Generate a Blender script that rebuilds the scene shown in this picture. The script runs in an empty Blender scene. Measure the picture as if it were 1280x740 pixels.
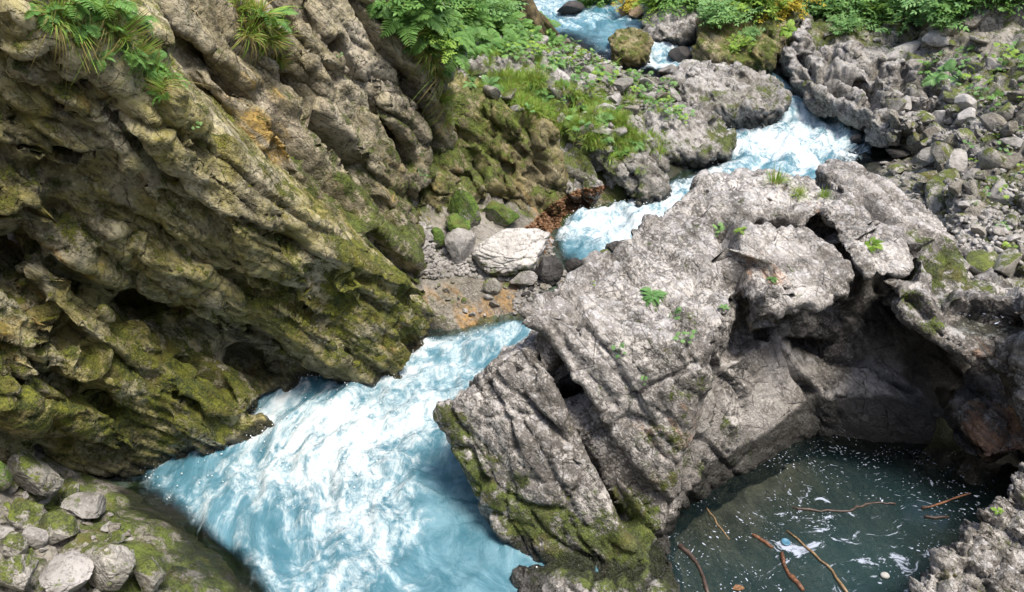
import bpy, bmesh, math, random
import numpy as np
from mathutils import Vector, Matrix, Euler
from mathutils.bvhtree import BVHTree

S = bpy.context.scene
COL = S.collection
R = math.radians

# ------------------------------------------------------------------ camera, world, sun, exposure
CAMZ, PITCH, FPX = 5.0, R(28.0), 1108.0
cam = bpy.data.objects.new('camera', bpy.data.cameras.new('camera'))
COL.objects.link(cam)
cam.location = (0, 0, CAMZ)
cam.rotation_euler = (R(90) - PITCH, 0, 0)
cam.data.sensor_width = 36.0
cam.data.lens = 36.0 * FPX / 1280.0
cam.data.clip_start = 0.05
cam.data.clip_end = 500
S.camera = cam

SUN_EL, SUN_AZ = R(68), R(140)          # azimuth clockwise from +Y (north)
world = bpy.data.worlds.new('World')
S.world = world
world.use_nodes = True
wn = world.node_tree
wn.nodes.clear()
sky = wn.nodes.new('ShaderNodeTexSky')
sky.sky_type = 'NISHITA'
sky.sun_disc = False
sky.sun_elevation = SUN_EL
sky.sun_rotation = SUN_AZ
sky.air_density = 1.0
sky.dust_density = 3.0
bg = wn.nodes.new('ShaderNodeBackground')
bg.inputs['Strength'].default_value = 0.115
wo = wn.nodes.new('ShaderNodeOutputWorld')
wn.links.new(sky.outputs[0], bg.inputs[0])
wn.links.new(bg.outputs[0], wo.inputs[0])

sun = bpy.data.objects.new('sun', bpy.data.lights.new('sun', 'SUN'))
COL.objects.link(sun)
sun.data.energy = 2.3
sun.data.angle = R(20)
sun.data.color = (1.0, 0.93, 0.81)
sd = Vector((math.sin(SUN_AZ) * math.cos(SUN_EL), math.cos(SUN_AZ) * math.cos(SUN_EL), math.sin(SUN_EL)))
sun.rotation_euler = sd.to_track_quat('Z', 'Y').to_euler()

S.view_settings.view_transform = 'Standard'
S.view_settings.look = 'None'
S.view_settings.gamma = 1.0
S.view_settings.exposure = 1.2
S.render.engine = 'CYCLES'
S.cycles.use_denoising = True
try:
    S.cycles.denoiser = 'OPENIMAGEDENOISE'
except Exception:
    pass
S.cycles.max_bounces = 6
S.cycles.transparent_max_bounces = 12
S.cycles.diffuse_bounces = 3
S.cycles.caustics_reflective = False
S.cycles.caustics_refractive = False

rng = np.random.default_rng(7)
random.seed(7)

# ------------------------------------------------------------------ pixel -> place
cp, sp_ = math.cos(PITCH), math.sin(PITCH)
def ray(px, py):
    dx = (px - 640.0) / FPX
    dy = (370.0 - py) / FPX
    return np.array([dx, cp + dy * sp_, -sp_ + dy * cp])
def P(px, py, Y):                       # the point seen at a pixel, at distance Y up the gorge
    d = ray(px, py)
    return np.array([0, 0, CAMZ]) + d * (Y / d[1])
def Z(px, py, z):                       # the point seen at a pixel, at height z
    d = ray(px, py)
    return np.array([0, 0, CAMZ]) + d * ((z - CAMZ) / d[2])

# ------------------------------------------------------------------ numpy noise
def _h(ix, iy, iz, seed):
    n = (ix.astype(np.int64) * 374761393 + iy.astype(np.int64) * 668265263 + iz.astype(np.int64) * 2147483647 + seed * 974711) & 0xFFFFFFFF
    n = ((n ^ (n >> 13)) * 1274126177) & 0xFFFFFFFF
    n = ((n ^ (n >> 16)) * 2246822519) & 0xFFFFFFFF
    return (n ^ (n >> 15)) & 0xFFFFFFFF
def h01(ix, iy, iz, seed=0):
    return _h(ix, iy, iz, seed) / 4294967295.0
def noise(p, seed=0):                   # gradient noise, about -1..1
    i = np.floor(p).astype(np.int64)
    f = p - i
    u = f * f * f * (f * (f * 6 - 15) + 10)
    out = 0
    for dx in (0, 1):
        for dy in (0, 1):
            for dz in (0, 1):
                h = _h(i[:, 0] + dx, i[:, 1] + dy, i[:, 2] + dz, seed)
                gx = (h & 1023) / 511.5 - 1
                gy = ((h >> 10) & 1023) / 511.5 - 1
                gz = ((h >> 20) & 1023) / 511.5 - 1
                d = gx * (f[:, 0] - dx) + gy * (f[:, 1] - dy) + gz * (f[:, 2] - dz)
                w = (u[:, 0] if dx else 1 - u[:, 0]) * (u[:, 1] if dy else 1 - u[:, 1]) * (u[:, 2] if dz else 1 - u[:, 2])
                out = out + d * w
    return out * 1.3
def fbm(p, oct=4, seed=0, gain=0.5, lac=2.03):
    a, s, o = 1.0, 0, 0
    for k in range(oct):
        o = o + a * noise(p * lac ** k + 17.3 * k, seed + k)
        s += a
        a *= gain
    return o / s
def ridged(p, oct=4, seed=0):
    a, s, o = 1.0, 0, 0
    for k in range(oct):
        o = o + a * (1 - np.abs(noise(p * 2.1 ** k + 9.1 * k, seed + k)) * 2)
        s += a
        a *= 0.5
    return o / s
def worley(p, seed=0, full=False):                  # F1, F2, cell random
    i = np.floor(p).astype(np.int64)
    f1 = np.full(len(p), 9.0)
    f2 = np.full(len(p), 9.0)
    dl = np.zeros((len(p), 3))
    cid = np.zeros(len(p))
    for dx in (-1, 0, 1):
        for dy in (-1, 0, 1):
            for dz in (-1, 0, 1):
                c = i + np.array([dx, dy, dz])
                h = _h(c[:, 0], c[:, 1], c[:, 2], seed)
                q = np.stack([c[:, 0] + (h & 1023) / 1023, c[:, 1] + ((h >> 10) & 1023) / 1023, c[:, 2] + ((h >> 20) & 1023) / 1023], 1)
                d = np.sqrt(((q - p) ** 2).sum(1))
                r = h01(c[:, 0], c[:, 1], c[:, 2], seed + 99)
                m = d < f1
                f2 = np.where(m, f1, np.minimum(f2, d))
                cid = np.where(m, r, cid)
                f1 = np.where(m, d, f1)
                dl = np.where(m[:, None], p - q, dl)
    return (f1, f2, cid, dl) if full else (f1, f2, cid)
def sstep(a, b, x):
    t = np.clip((x - a) / (b - a), 0, 1)
    return t * t * (3 - 2 * t)

NB = np.array([0.73, 0.15, 0.66]); NB /= np.linalg.norm(NB)     # the bedding of the limestone
NA = np.cross(NB, [0, 1, 0]); NA /= np.linalg.norm(NA)          # down the dip
NC = np.cross(NB, NA)

def rock_disp(v, n, amp=1.0, L=0.36, seed=0, rough=None, blocky=1.0, nb=NB, na=NA, nc=NC, beds=0.0, bed_t=.24):
    a, b, s = v @ na, v @ nc, v @ nb
    w = 0.10 * noise(v * 0.9, seed + 3)[:] + 0.035 * noise(v * 3.1, seed + 5)
    s = s + w
    r = 1.0 if rough is None else rough
    d = 0.10 * fbm(v * 0.9, 3, seed + 11)
    for k, (l, am) in enumerate(((L, 0.085), (L * 0.42, 0.042), (L * 0.17, 0.016))):
        q = np.stack([a / (3.0 * l), b / (1.7 * l), s / l], 1) + 0.18 * np.stack([noise(v / l * 0.6, seed + 21 + k), noise(v / l * 0.6, seed + 31 + k), noise(v / l * .6, seed + 41 + k)], 1)
        f1, f2, c, dl = worley(q, seed + 51 + k, True)
        g = f2 - f1
        c2 = np.mod(c * 37.13, 1.0); c3 = np.mod(c * 91.7, 1.0)
        tilt = 1.5 * ((c2 - .5) * dl[:, 0] + (c3 - .5) * dl[:, 1] + (c - .5) * dl[:, 2])
        d = d + r * blocky * am * ((c - 0.4 + tilt) - 0.8 * np.exp(-(g / 0.05) ** 2))
    if beds:
        z0 = np.zeros(len(v))
        for bt, ba in ((bed_t, beds), (bed_t * .37, beds * .4)):
            t = s / bt + 0.7 * noise(np.c_[s / bt * .5, z0, z0 + seed], seed + 91)
            kk = np.floor(t).astype(np.int64); ff = t - kk
            al = a / (bt * 5) + 13.7 * h01(kk, kk * 0, kk * 0, seed + 5)
            ia = np.floor(al).astype(np.int64); fa = al - ia
            off = h01(kk, ia, kk * 0, seed + 7) * (1 - sstep(.8, 1, fa)) + h01(kk, ia + 1, kk * 0, seed + 7) * sstep(.8, 1, fa)
            edge = np.minimum(ff, 1 - ff)
            d = d + r * ba * ((off - .4) * sstep(0, .05, edge) - .35 * np.exp(-(edge / .045) ** 2))
    rd = ridged(v * 4.2, 4, seed + 71)
    d = d + r * 0.014 * (rd - 0.3) + r * 0.012 * fbm(v * 16, 3, seed + 81)
    return v + n * (amp * d)[:, None]

# ------------------------------------------------------------------ mesh helpers
def tag(o, label=None, cat=None, group=None, kind=None):
    if label: o['label'] = label
    if cat: o['category'] = cat
    if group: o['group'] = group
    if kind: o['kind'] = kind
    return o
def mesh_np(name, v, faces, mat, attrs=None, smooth=True, uv=None):
    me = bpy.data.meshes.new(name)
    v = np.asarray(v, dtype=np.float32)
    if isinstance(faces, np.ndarray):
        nf, k = faces.shape
        me.vertices.add(len(v)); me.vertices.foreach_set('co', v.ravel())
        me.loops.add(nf * k); me.loops.foreach_set('vertex_index', faces.astype(np.int32).ravel())
        me.polygons.add(nf); me.polygons.foreach_set('loop_start', np.arange(0, nf * k, k, dtype=np.int32))
        me.update(calc_edges=True); me.validate()
    else:
        me.from_pydata(v.tolist(), [], faces); me.update()
    if smooth:
        me.polygons.foreach_set('use_smooth', np.ones(len(me.polygons), dtype=bool))
    for k, a in (attrs or {}).items():
        at = me.attributes.new(k, 'FLOAT', 'POINT')
        at.data.foreach_set('value', np.asarray(a, dtype=np.float32))
    if uv is not None:
        for nm, arr in (('flow_u', uv[:, 0]), ('flow_v', uv[:, 1])):
            at = me.attributes.new(nm, 'FLOAT', 'POINT'); at.data.foreach_set('value', np.asarray(arr, dtype=np.float32))
    if mat: me.materials.append(mat)
    return me
def link(name, me, parent=None):
    o = bpy.data.objects.new(name, me)
    COL.objects.link(o)
    if parent: o.parent = parent
    return o
def empty(name, loc=(0, 0, 0), rot=(0, 0, 0), scale=1.0):
    o = bpy.data.objects.new(name, None)
    COL.objects.link(o)
    o.location = loc; o.rotation_euler = rot; o.scale = (scale,) * 3
    o.empty_display_size = 0.05
    return o
def arrays(me):
    n = len(me.vertices)
    v = np.empty(n * 3, np.float32); me.vertices.foreach_get('co', v)
    nn = np.empty(n * 3, np.float32); me.vertices.foreach_get('normal', nn)
    return v.reshape(-1, 3).astype(np.float64), nn.reshape(-1, 3).astype(np.float64)
def normals_of(v, f):
    k = f.shape[1]
    fn = np.cross(v[f[:, 1]] - v[f[:, 0]], v[f[:, 2]] - v[f[:, 0]])
    if k == 4: fn += np.cross(v[f[:, 2]] - v[f[:, 0]], v[f[:, 3]] - v[f[:, 0]])
    n = np.zeros_like(v)
    for j in range(k): np.add.at(n, f[:, j], fn)
    return n / (np.linalg.norm(n, axis=1, keepdims=True) + 1e-9)

def hull_into(bm, pts):
    tmp = bmesh.new()
    for p in pts: tmp.verts.new(p)
    bmesh.ops.convex_hull(tmp, input=tmp.verts)
    m = bpy.data.meshes.new('tmp'); 
    loose = [v for v in tmp.verts if not v.link_faces]
    bmesh.ops.delete(tmp, geom=loose, context='VERTS')
    tmp.to_mesh(m); tmp.free()
    bm.from_mesh(m); bpy.data.meshes.remove(m)
def block(front, back=(0, 1, 0), shrink=0.9, down=None):
    """points of one bed or block: a traced front face with real distances, and its far side"""
    f = [P(*q) for q in front]
    c = np.mean(f, axis=0)
    b = np.asarray(back, float)
    pts = list(f) + [c + (q - c) * shrink + b for q in f]
    if down: pts += [q + np.array([0.0, 0.12, -down]) for q in f]
    return pts
def remesh(blocks, voxel, smooth_it=2):
    bm = bmesh.new()
    for b in blocks: hull_into(bm, b)
    bmesh.ops.recalc_face_normals(bm, faces=bm.faces)
    m = bpy.data.meshes.new('tmp'); bm.to_mesh(m); bm.free()
    o = bpy.data.objects.new('tmp', m); COL.objects.link(o)
    md = o.modifiers.new('r', 'REMESH'); md.mode = 'VOXEL'; md.voxel_size = voxel
    dg = bpy.context.evaluated_depsgraph_get()
    e = o.evaluated_get(dg).to_mesh()
    n = len(e.vertices)
    v = np.empty(n * 3, np.float32); e.vertices.foreach_get('co', v); v = v.reshape(-1, 3).astype(np.float64)
    nl = len(e.loops); li = np.empty(nl, np.int32); e.loops.foreach_get('vertex_index', li)
    f = li.reshape(-1, 4)
    ed = np.empty(len(e.edges) * 2, np.int32); e.edges.foreach_get('vertices', ed); ed = ed.reshape(-1, 2)
    o.evaluated_get(dg).to_mesh_clear()
    bpy.data.objects.remove(o); bpy.data.meshes.remove(m)
    deg = np.bincount(ed.ravel(), minlength=n)[:, None].clip(1)
    for _ in range(smooth_it):
        a = np.zeros_like(v)
        np.add.at(a, ed[:, 0], v[ed[:, 1]]); np.add.at(a, ed[:, 1], v[ed[:, 0]])
        v = 0.5 * v + 0.5 * a / deg
    return v, f

def with_plates(blocks, plates, auto=(), thick=.25):
    """adds crisp slabs lying on the faces of the mass; each is set on the surface it covers"""
    bm = bmesh.new()
    for b in blocks: hull_into(bm, b)
    t = BVHTree.FromBMesh(bm); bm.free()
    def h_(px, py):
        return t.ray_cast(Vector((0, 0, CAMZ)), Vector(ray(px, py)).normalized())
    r = random.Random(len(blocks) * 31 + len(plates))
    todo = list(plates)
    for poly, n, ang, l0, l1, w0, w1, o0, o1 in auto:
        xs_, ys_ = [p[0] for p in poly], [p[1] for p in poly]; k = 0; tr = 0
        while k < n and tr < 4000:
            tr += 1
            x, y = r.uniform(min(xs_), max(xs_)), r.uniform(min(ys_), max(ys_))
            if not inside((x, y), poly): continue
            a = math.radians(ang + r.gauss(0, 6)); L_, W_ = r.uniform(l0, l1) / 2, r.uniform(w0, w1) / 2
            ca, sa = math.cos(a), math.sin(a)
            pl = [(-1, -.2), (-.75, -1), (.2, -1.1), (.85, -.7), (1, .3), (.6, 1), (-.5, .9)]
            todo.append(([(x + ca * L_ * u * r.uniform(.8, 1.15) - sa * W_ * v_ * r.uniform(.8, 1.2), y + sa * L_ * u + ca * W_ * v_) for u, v_ in pl], r.uniform(o0, o1))); k += 1
    out = []
    for poly, o in todo:
        hs = [h_(*p) for p in poly]; hs = [q for q in hs if q[0] is not None]
        if len(hs) < 4: continue
        nrm = np.mean([np.array(q[1]) for q in hs], axis=0); nrm /= np.linalg.norm(nrm) + 1e-9
        ps = np.array([np.array(q[0]) for q in hs]); med = np.median(ps, axis=0)
        ps = ps[np.linalg.norm(ps - med, axis=1) < 1.2]
        if len(ps) < 4: continue
        c = ps.mean(0)
        tl = np.array([r.gauss(0, .12), r.gauss(0, .12), r.gauss(0, .12)])
        top = [p + nrm * (o + float((p - c) @ tl)) for p in ps]
        out.append(top + [c + (p - c) * 1.05 - nrm * thick for p in ps])
    return blocks + out
def inside(p, poly):
    x, y = p; c = False
    for (x1, y1), (x2, y2) in zip(poly, poly[1:] + poly[:1]):
        if (y1 > y) != (y2 > y) and x < (x2 - x1) * (y - y1) / (y2 - y1) + x1: c = not c
    return c

# ray casting against what already stands, used to set plants, stones and stains onto surfaces
TREES = []
def add_tree(v, f, name):
    TREES.append((BVHTree.FromPolygons([tuple(q) for q in v], f.tolist()), name))
def hit(px, py, only=None):
    o = Vector((0, 0, CAMZ)); d = Vector(ray(px, py)).normalized()
    best = None
    for t, nm in TREES:
        if only and nm not in only: continue
        h = t.ray_cast(o, d)
        if h[0] is not None and (best is None or h[3] < best[2]):
            best = (h[0], h[1], h[3], nm)
    return best
def drop(x, y, only=None, top=12):
    best = None
    for t, nm in TREES:
        if only and nm not in only: continue
        h = t.ray_cast(Vector((x, y, top)), Vector((0, 0, -1)))
        if h[0] is not None and (best is None or h[0].z > best[0].z):
            best = (h[0], h[1], h[3], nm)
    return best
def stain(v, spots, base=0.0):
    """spots: (px, py, radius in metres, value) laid on the surface seen there; soft blend of the nearest"""
    num = np.full(len(v), base * 0.15); den = np.full(len(v), 0.15)
    for px, py, r, val in spots:
        h = hit(px, py)
        if h is None: continue
        d2 = ((v - np.array(h[0])) ** 2).sum(1) / (r * r)
        w = np.exp(-d2 * 1.2)
        num += w * val; den += w
    return num / den

# ------------------------------------------------------------------ materials
class NT:
    def __init__(self, name):
        self.m = bpy.data.materials.new(name); self.m.use_nodes = True
        self.t = self.m.node_tree; self.t.nodes.clear()
    def n(self, ty, props=None, **inp):
        x = self.t.nodes.new(ty)
        for k, v in (props or {}).items(): setattr(x, k, v)
        for k, v in inp.items():
            k = k.replace('_', ' ')
            self.set(x.inputs[k], v)
        return x
    def set(self, s, v):
        if isinstance(v, bpy.types.NodeSocket): self.t.links.new(v, s)
        elif isinstance(v, bpy.types.Node): self.t.links.new(v.outputs[0], s)
        else: s.default_value = v
    def math(self, op, a, b=None, c=None, clamp=False):
        x = self.t.nodes.new('ShaderNodeMath'); x.operation = op; x.use_clamp = clamp
        for i, v in enumerate((a, b, c)):
            if v is not None: self.set(x.inputs[i], v)
        return x.outputs[0]
    def noise(self, vec, scale, detail=4, rough=0.55, dist=0.0):
        x = self.n('ShaderNodeTexNoise', Scale=scale, Detail=detail, Roughness=rough, Distortion=dist)
        self.set(x.inputs['Vector'], vec); return x.outputs['Fac']
    def vor(self, vec, scale, feature='F1', out='Distance', rand=1.0):
        x = self.n('ShaderNodeTexVoronoi', {'feature': feature}, Scale=scale, Randomness=rand)
        self.set(x.inputs['Vector'], vec); return x.outputs[out]
    def ss(self, v, a, b, lo=0.0, hi=1.0):
        x = self.t.nodes.new('ShaderNodeMapRange'); x.interpolation_type = 'SMOOTHSTEP'
        self.set(x.inputs['Value'], v)
        for k, q in (('From Min', a), ('From Max', b), ('To Min', lo), ('To Max', hi)): self.set(x.inputs[k], q)
        return x.outputs[0]
    def mix(self, f, a, b, blend='MIX'):
        x = self.t.nodes.new('ShaderNodeMix'); x.data_type = 'RGBA'; x.blend_type = blend
        self.set(x.inputs[0], f)
        for i, v in ((6, a), (7, b)):
            if isinstance(v, tuple) and len(v) == 3: v = (*v, 1)
            self.set(x.inputs[i], v)
        return x.outputs[2]
    def attr(self, nm):
        return self.n('ShaderNodeAttribute', {'attribute_name': nm}).outputs['Fac']
    def out(self, sh, disp=None):
        o = self.t.nodes.new('ShaderNodeOutputMaterial')
        self.t.links.new(sh if isinstance(sh, bpy.types.NodeSocket) else sh.outputs[0], o.inputs[0])

def rock_material(name, light=(.46, .44, .44), mid=(.25, .235, .21), dark=(.05, .045, .04), fleck=0.5,
                  moss_a=(.028, .038, .008), moss_b=(.115, .155, .022), film=0.0, film_c=(.13, .115, .022), ochre=(.36, .2, .05), fscale=1.0,
                  moss_up=0.25, bump=0.5, bedk=2.4, patch=0.5, pale=0.0, attrs=True, moss0=0.3, spots=0.5, wet_rough=0.3):
    k = NT(name)
    geo = k.n('ShaderNodeNewGeometry')
    pos = geo.outputs['Position']
    nz = k.n('ShaderNodeSeparateXYZ', Vector=geo.outputs['Normal']).outputs['Z']
    # bedding space: squeezed across the beds so that streaks follow them
    def dot(v):
        x = k.n('ShaderNodeVectorMath', {'operation': 'DOT_PRODUCT'}); k.t.links.new(pos, x.inputs[0]); x.inputs[1].default_value = v
        return x.outputs['Value']
    bed = k.n('ShaderNodeCombineXYZ', X=k.math('MULTIPLY', dot(tuple(NA)), 0.75), Y=k.math('MULTIPLY', dot(tuple(NC)), 0.9), Z=k.math('MULTIPLY', dot(tuple(NB)), bedk)).outputs[0]
    n_big = k.noise(pos, 1.1, 5, 0.6)
    n_bed = k.noise(bed, 3.0, 5, 0.65, 0.4)
    n_f = k.noise(bed, 8.0 * fscale, 5, 0.72, 0.6)
    n_ff = k.noise(pos, 46.0 * fscale, 3, 0.7)
    pits = k.vor(bed, 17.0 * fscale, 'F1')
    n_i = k.noise(pos, 21.0 * fscale, 4, 0.68)
    fl = k.math('ADD', k.math('MULTIPLY', n_f, 0.3), k.math('ADD', k.math('MULTIPLY', n_i, 0.4), k.math('MULTIPLY', n_ff, 0.3)))
    tone = k.ss(n_big, 0.3, 0.7)
    base = k.mix(tone, mid, light)
    base = k.mix(k.math('MULTIPLY', k.ss(n_bed, 0.5, 0.66), 0.6), base, light)
    base = k.mix(k.math('MULTIPLY', k.ss(n_bed, 0.48, 0.3), 0.55), base, mid)
    thr = k.math('ADD', k.math('MULTIPLY', k.math('SUBTRACT', n_big, 0.5), -0.12), 0.47 + 0.07 * (fleck - 0.5))
    flm = k.ss(k.math('SUBTRACT', fl, thr), 0.035, -0.03)
    fk = k.math('MULTIPLY', flm, 0.45 + 0.4 * fleck)
    if attrs: fk = k.math('MULTIPLY', fk, k.math('SUBTRACT', 1.0, k.math('MULTIPLY', k.attr('smooth'), .9)))
    fk = k.math('MULTIPLY', fk, k.ss(k.noise(pos, 1.6, 3, .6), .28, .62, .25, 1.0))
    base = k.mix(fk, base, dark)
    base = k.mix(k.math('MULTIPLY', k.ss(pits, 0.16, 0.05), 0.35 * fleck), base, dark)
    # dark weathered patches, brown to black
    pn = k.noise(pos, 2.3, 5, 0.68, 0.5)
    pm = k.ss(k.math('ADD', pn, k.math('MULTIPLY', k.math('SUBTRACT', n_f, 0.5), 0.5)), 0.53, 0.66)
    base = k.mix(k.math('MULTIPLY', pm, patch), base, k.mix(n_f, dark, tuple(c * .55 for c in mid)))
    pb2 = k.noise(pos, 7.5 * fscale, 4, .66, .4)
    base = k.mix(k.math('MULTIPLY', k.ss(pb2, .54, .68), patch * .75), base, tuple(c * .4 for c in mid))
    if pale: base = k.mix(k.math('MULTIPLY', k.math('MULTIPLY', k.ss(nz, .35, .85), k.ss(k.math('ADD', k.math('MULTIPLY', pb2, .5), k.math('MULTIPLY', fl, .5)), .5, .42)), pale), base, (.62, .61, .62))
    # pale lichen flecks
    lv = k.vor(pos, 31.0 * fscale, 'F1', 'Distance')
    ln = k.noise(pos, 4.0, 4, 0.6)
    lic = k.math('MULTIPLY', k.ss(lv, 0.42, 0.2), k.ss(ln, 0.47, 0.62))
    base = k.mix(k.math('MULTIPLY', lic, spots), base, tuple(min(.62, c * 1.35) for c in light))
    # cracks
    cr = k.vor(bed, 2.6, 'DISTANCE_TO_EDGE')
    crm = k.math('MULTIPLY', k.ss(k.math('ADD', cr, k.math('MULTIPLY', k.math('SUBTRACT', n_f, 0.5), 0.05)), 0.012, 0.0), 0.75 if attrs else .25)
    base = k.mix(crm, base, dark)
    if film:
        fm_ = k.ss(k.math('ADD', k.noise(pos, 1.7, 6, 0.62), k.math('MULTIPLY', k.math('SUBTRACT', n_bed, 0.5), 0.5)), 0.36, 0.58)
        base = k.mix(k.math('MULTIPLY', fm_, film), base, k.mix(k.ss(n_f, 0.3, 0.65), tuple(c * .35 for c in film_c), tuple(min(.5, c * 1.5) for c in film_c)))
    oc_a = k.attr('ochre') if attrs else 0.0
    if attrs:
        om = k.ss(k.math('ADD', oc_a, k.math('MULTIPLY', k.math('SUBTRACT', n_bed, 0.5), 2.4)), 0.4, 0.95)
        oc = k.mix(k.ss(n_f, 0.35, 0.65), tuple(c * 0.45 for c in ochre), ochre)
        base = k.mix(k.math('MULTIPLY', om, 0.75), base, oc)
    # moss
    mo_a = k.attr('moss') if attrs else moss0
    n_m = k.noise(pos, 5.5, 4, 0.66)
    mraw = k.math('ADD', k.math('ADD', mo_a, k.math('MULTIPLY', k.math('SUBTRACT', n_m, 0.5), 2.0)), k.math('MULTIPLY', k.math('SUBTRACT', nz, 0.35), moss_up))
    mraw = k.math('ADD', mraw, k.math('ADD', k.math('MULTIPLY', k.math('SUBTRACT', n_ff, 0.5), 0.9), k.math('MULTIPLY', k.math('SUBTRACT', n_f, 0.5), -0.9)))
    mm = k.math('MULTIPLY', k.ss(mraw, 0.42, 0.72), 0.94)
    mn = k.noise(pos, 9.0, 4, 0.7)
    mn2 = k.noise(pos, 70.0, 3, 0.6)
    mcol = k.mix(k.ss(k.math('ADD', k.math('MULTIPLY', mn, 0.55), k.math('MULTIPLY', mn2, 0.45)), 0.38, 0.62), moss_a, moss_b)
    mcol = k.mix(k.math('MULTIPLY', k.ss(k.noise(pos, 3.3, 5, 0.6), 0.5, 0.68), 0.6), mcol, (.10, .075, .02))
    base = k.mix(mm, base, mcol)
    rough = 0.85
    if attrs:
        wet = k.ss(k.math('ADD', k.attr('wet'), k.math('MULTIPLY', k.math('SUBTRACT', n_bed, 0.5), 0.8)), 0.35, 0.7)  # wet rock by the water, and shade painted into wall hollows
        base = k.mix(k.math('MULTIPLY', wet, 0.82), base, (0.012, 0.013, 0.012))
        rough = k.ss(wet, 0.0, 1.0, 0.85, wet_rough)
    bh = k.math('ADD', k.math('MULTIPLY', n_f, 0.7), k.math('ADD', k.math('MULTIPLY', n_ff, 0.45), k.math('MULTIPLY', flm, -0.35)))
    bh = k.math('ADD', bh, k.math('MULTIPLY', k.math('MULTIPLY', mm, mn2), 0.6))
    bh = k.math('ADD', bh, k.math('MULTIPLY', crm, -0.6))
    bp = k.n('ShaderNodeBump', Strength=bump, Distance=0.035, Height=bh)
    pb = k.n('ShaderNodeBsdfPrincipled', Base_Color=base, Roughness=rough, Normal=bp)
    pb.inputs['Specular IOR Level'].default_value = 0.35
    k.out(pb)
    return k.m

M = {}
M['wall'] = rock_material('mossy_limestone', light=(.52, .47, .34), mid=(.17, .15, .085), dark=(.022, .02, .013), fleck=0.25, moss_up=0.3, ochre=(.42, .23, .04), patch=.85, moss_a=(.022, .036, .007), moss_b=(.165, .175, .018), fscale=.8, bump=.8, film=.6, film_c=(.20, .175, .03))
M['wall_back'] = rock_material('steep_limestone', light=(.50, .45, .36), mid=(.24, .20, .14), dark=(.03, .027, .02), fleck=0.35, moss_up=0.3, ochre=(.50, .31, .05), patch=.7, fscale=.9, bump=.8, film=.35)
M['boulder'] = rock_material('grey_limestone', light=(.57, .545, .525), mid=(.25, .232, .215), dark=(.03, .027, .026), fleck=0.9, film=.12, film_c=(.12, .10, .06), moss_up=0.1, fscale=1.0, patch=.8, bump=.75, pale=.6, ochre=(.55, .30, .16))
M['far'] = rock_material('far_limestone', light=(.44, .425, .42), mid=(.18, .168, .155), dark=(.03, .026, .022), fleck=0.6, moss_up=0.15, fscale=1.0, patch=.8, bump=.7, pale=.5, film=.2, film_c=(.11, .10, .04))
M['outcrop'] = rock_material('olive_limestone', light=(.42, .37, .25), mid=(.18, .15, .08), dark=(.03, .027, .016), fleck=0.3, patch=.6, bump=.7, film=.6)
M['bank'] = rock_material('scree_ground', light=(.36, .34, .32), mid=(.17, .155, .13), dark=(.03, .027, .022), fleck=0.6, fscale=1.3, film=.25, film_c=(.11, .095, .04))
M['stone'] = rock_material('pale_stone', light=(.40, .385, .375), mid=(.20, .19, .175), dark=(.05, .045, .04), fleck=0.15, attrs=False, moss0=0.12, moss_up=0.3, fscale=1.2, patch=.6, bedk=1.5, spots=.3)
M['stone_white'] = rock_material('white_stone', light=(.62, .60, .58), mid=(.42, .40, .38), dark=(.07, .06, .05), fleck=0.3, attrs=False, moss0=0.26, moss_up=-.25, fscale=1.2, patch=.35, bedk=1.5)
M['stone_mossy'] = rock_material('mossy_stone', light=(.42, .40, .37), mid=(.22, .21, .18), dark=(.04, .036, .03), fleck=0.5, attrs=False, moss0=0.42, moss_up=0.6, fscale=1.2, moss_b=(.13, .165, .02))
M['stone_green'] = rock_material('green_moss_stone', light=(.3, .29, .25), mid=(.15, .14, .11), dark=(.03, .03, .02), attrs=False, moss0=0.85, moss_up=0.5, moss_a=(.03, .06, .008), moss_b=(.11, .19, .02))
M['stone_dark'] = rock_material('wet_dark_stone', light=(.09, .085, .085), mid=(.04, .037, .035), dark=(.012, .011, .01), attrs=False, moss0=0.0, moss_up=0.1, fscale=1.5, spots=0.15)
M['stone_brown'] = rock_material('brown_stone', light=(.36, .26, .18), mid=(.2, .13, .08), dark=(.05, .035, .02), attrs=False, moss0=0.0, moss_up=0.2, fscale=1.5)

def leaf_material(name, a, b, trans=0.35, rough=0.55, scale=6.0):
    k = NT(name)
    geo = k.n('ShaderNodeNewGeometry')
    oi = k.n('ShaderNodeObjectInfo')
    n1 = k.noise(geo.outputs['Position'], scale, 3, 0.6)
    f = k.math('ADD', k.math('MULTIPLY', k.ss(n1, 0.3, 0.7), 0.7), k.math('MULTIPLY', oi.outputs['Random'], 0.3))
    c = k.mix(f, a, b)
    d = k.n('ShaderNodeBsdfPrincipled', Base_Color=c, Roughness=rough)
    d.inputs['Specular IOR Level'].default_value = 0.3
    t = k.n('ShaderNodeBsdfTranslucent', Color=k.mix(0.5, c, (0.3, 0.4, 0.03)))
    mx = k.n('ShaderNodeMixShader', Fac=trans)
    k.t.links.new(d.outputs[0], mx.inputs[1]); k.t.links.new(t.outputs[0], mx.inputs[2])
    k.out(mx)
    return k.m
M['fern'] = leaf_material('fern_green', (.075, .19, .045), (.22, .40, .11))
M['herb'] = leaf_material('herb_green', (.10, .24, .08), (.27, .46, .17))
M['grass'] = leaf_material('grass_green', (.14, .28, .04), (.36, .52, .10), scale=9)
M['straw'] = leaf_material('straw_grass', (.26, .22, .07), (.42, .34, .14), scale=9)
M['yellow_leaf'] = leaf_material('yellow_leaf', (.35, .28, .03), (.55, .42, .06))
M['moss_tuft'] = leaf_material('moss_green', (.07, .10, .012), (.19, .22, .03), scale=12)
M['dead_leaf'] = leaf_material('dead_leaf', (.07, .035, .02), (.30, .165, .085), trans=0.05, scale=60)
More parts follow.
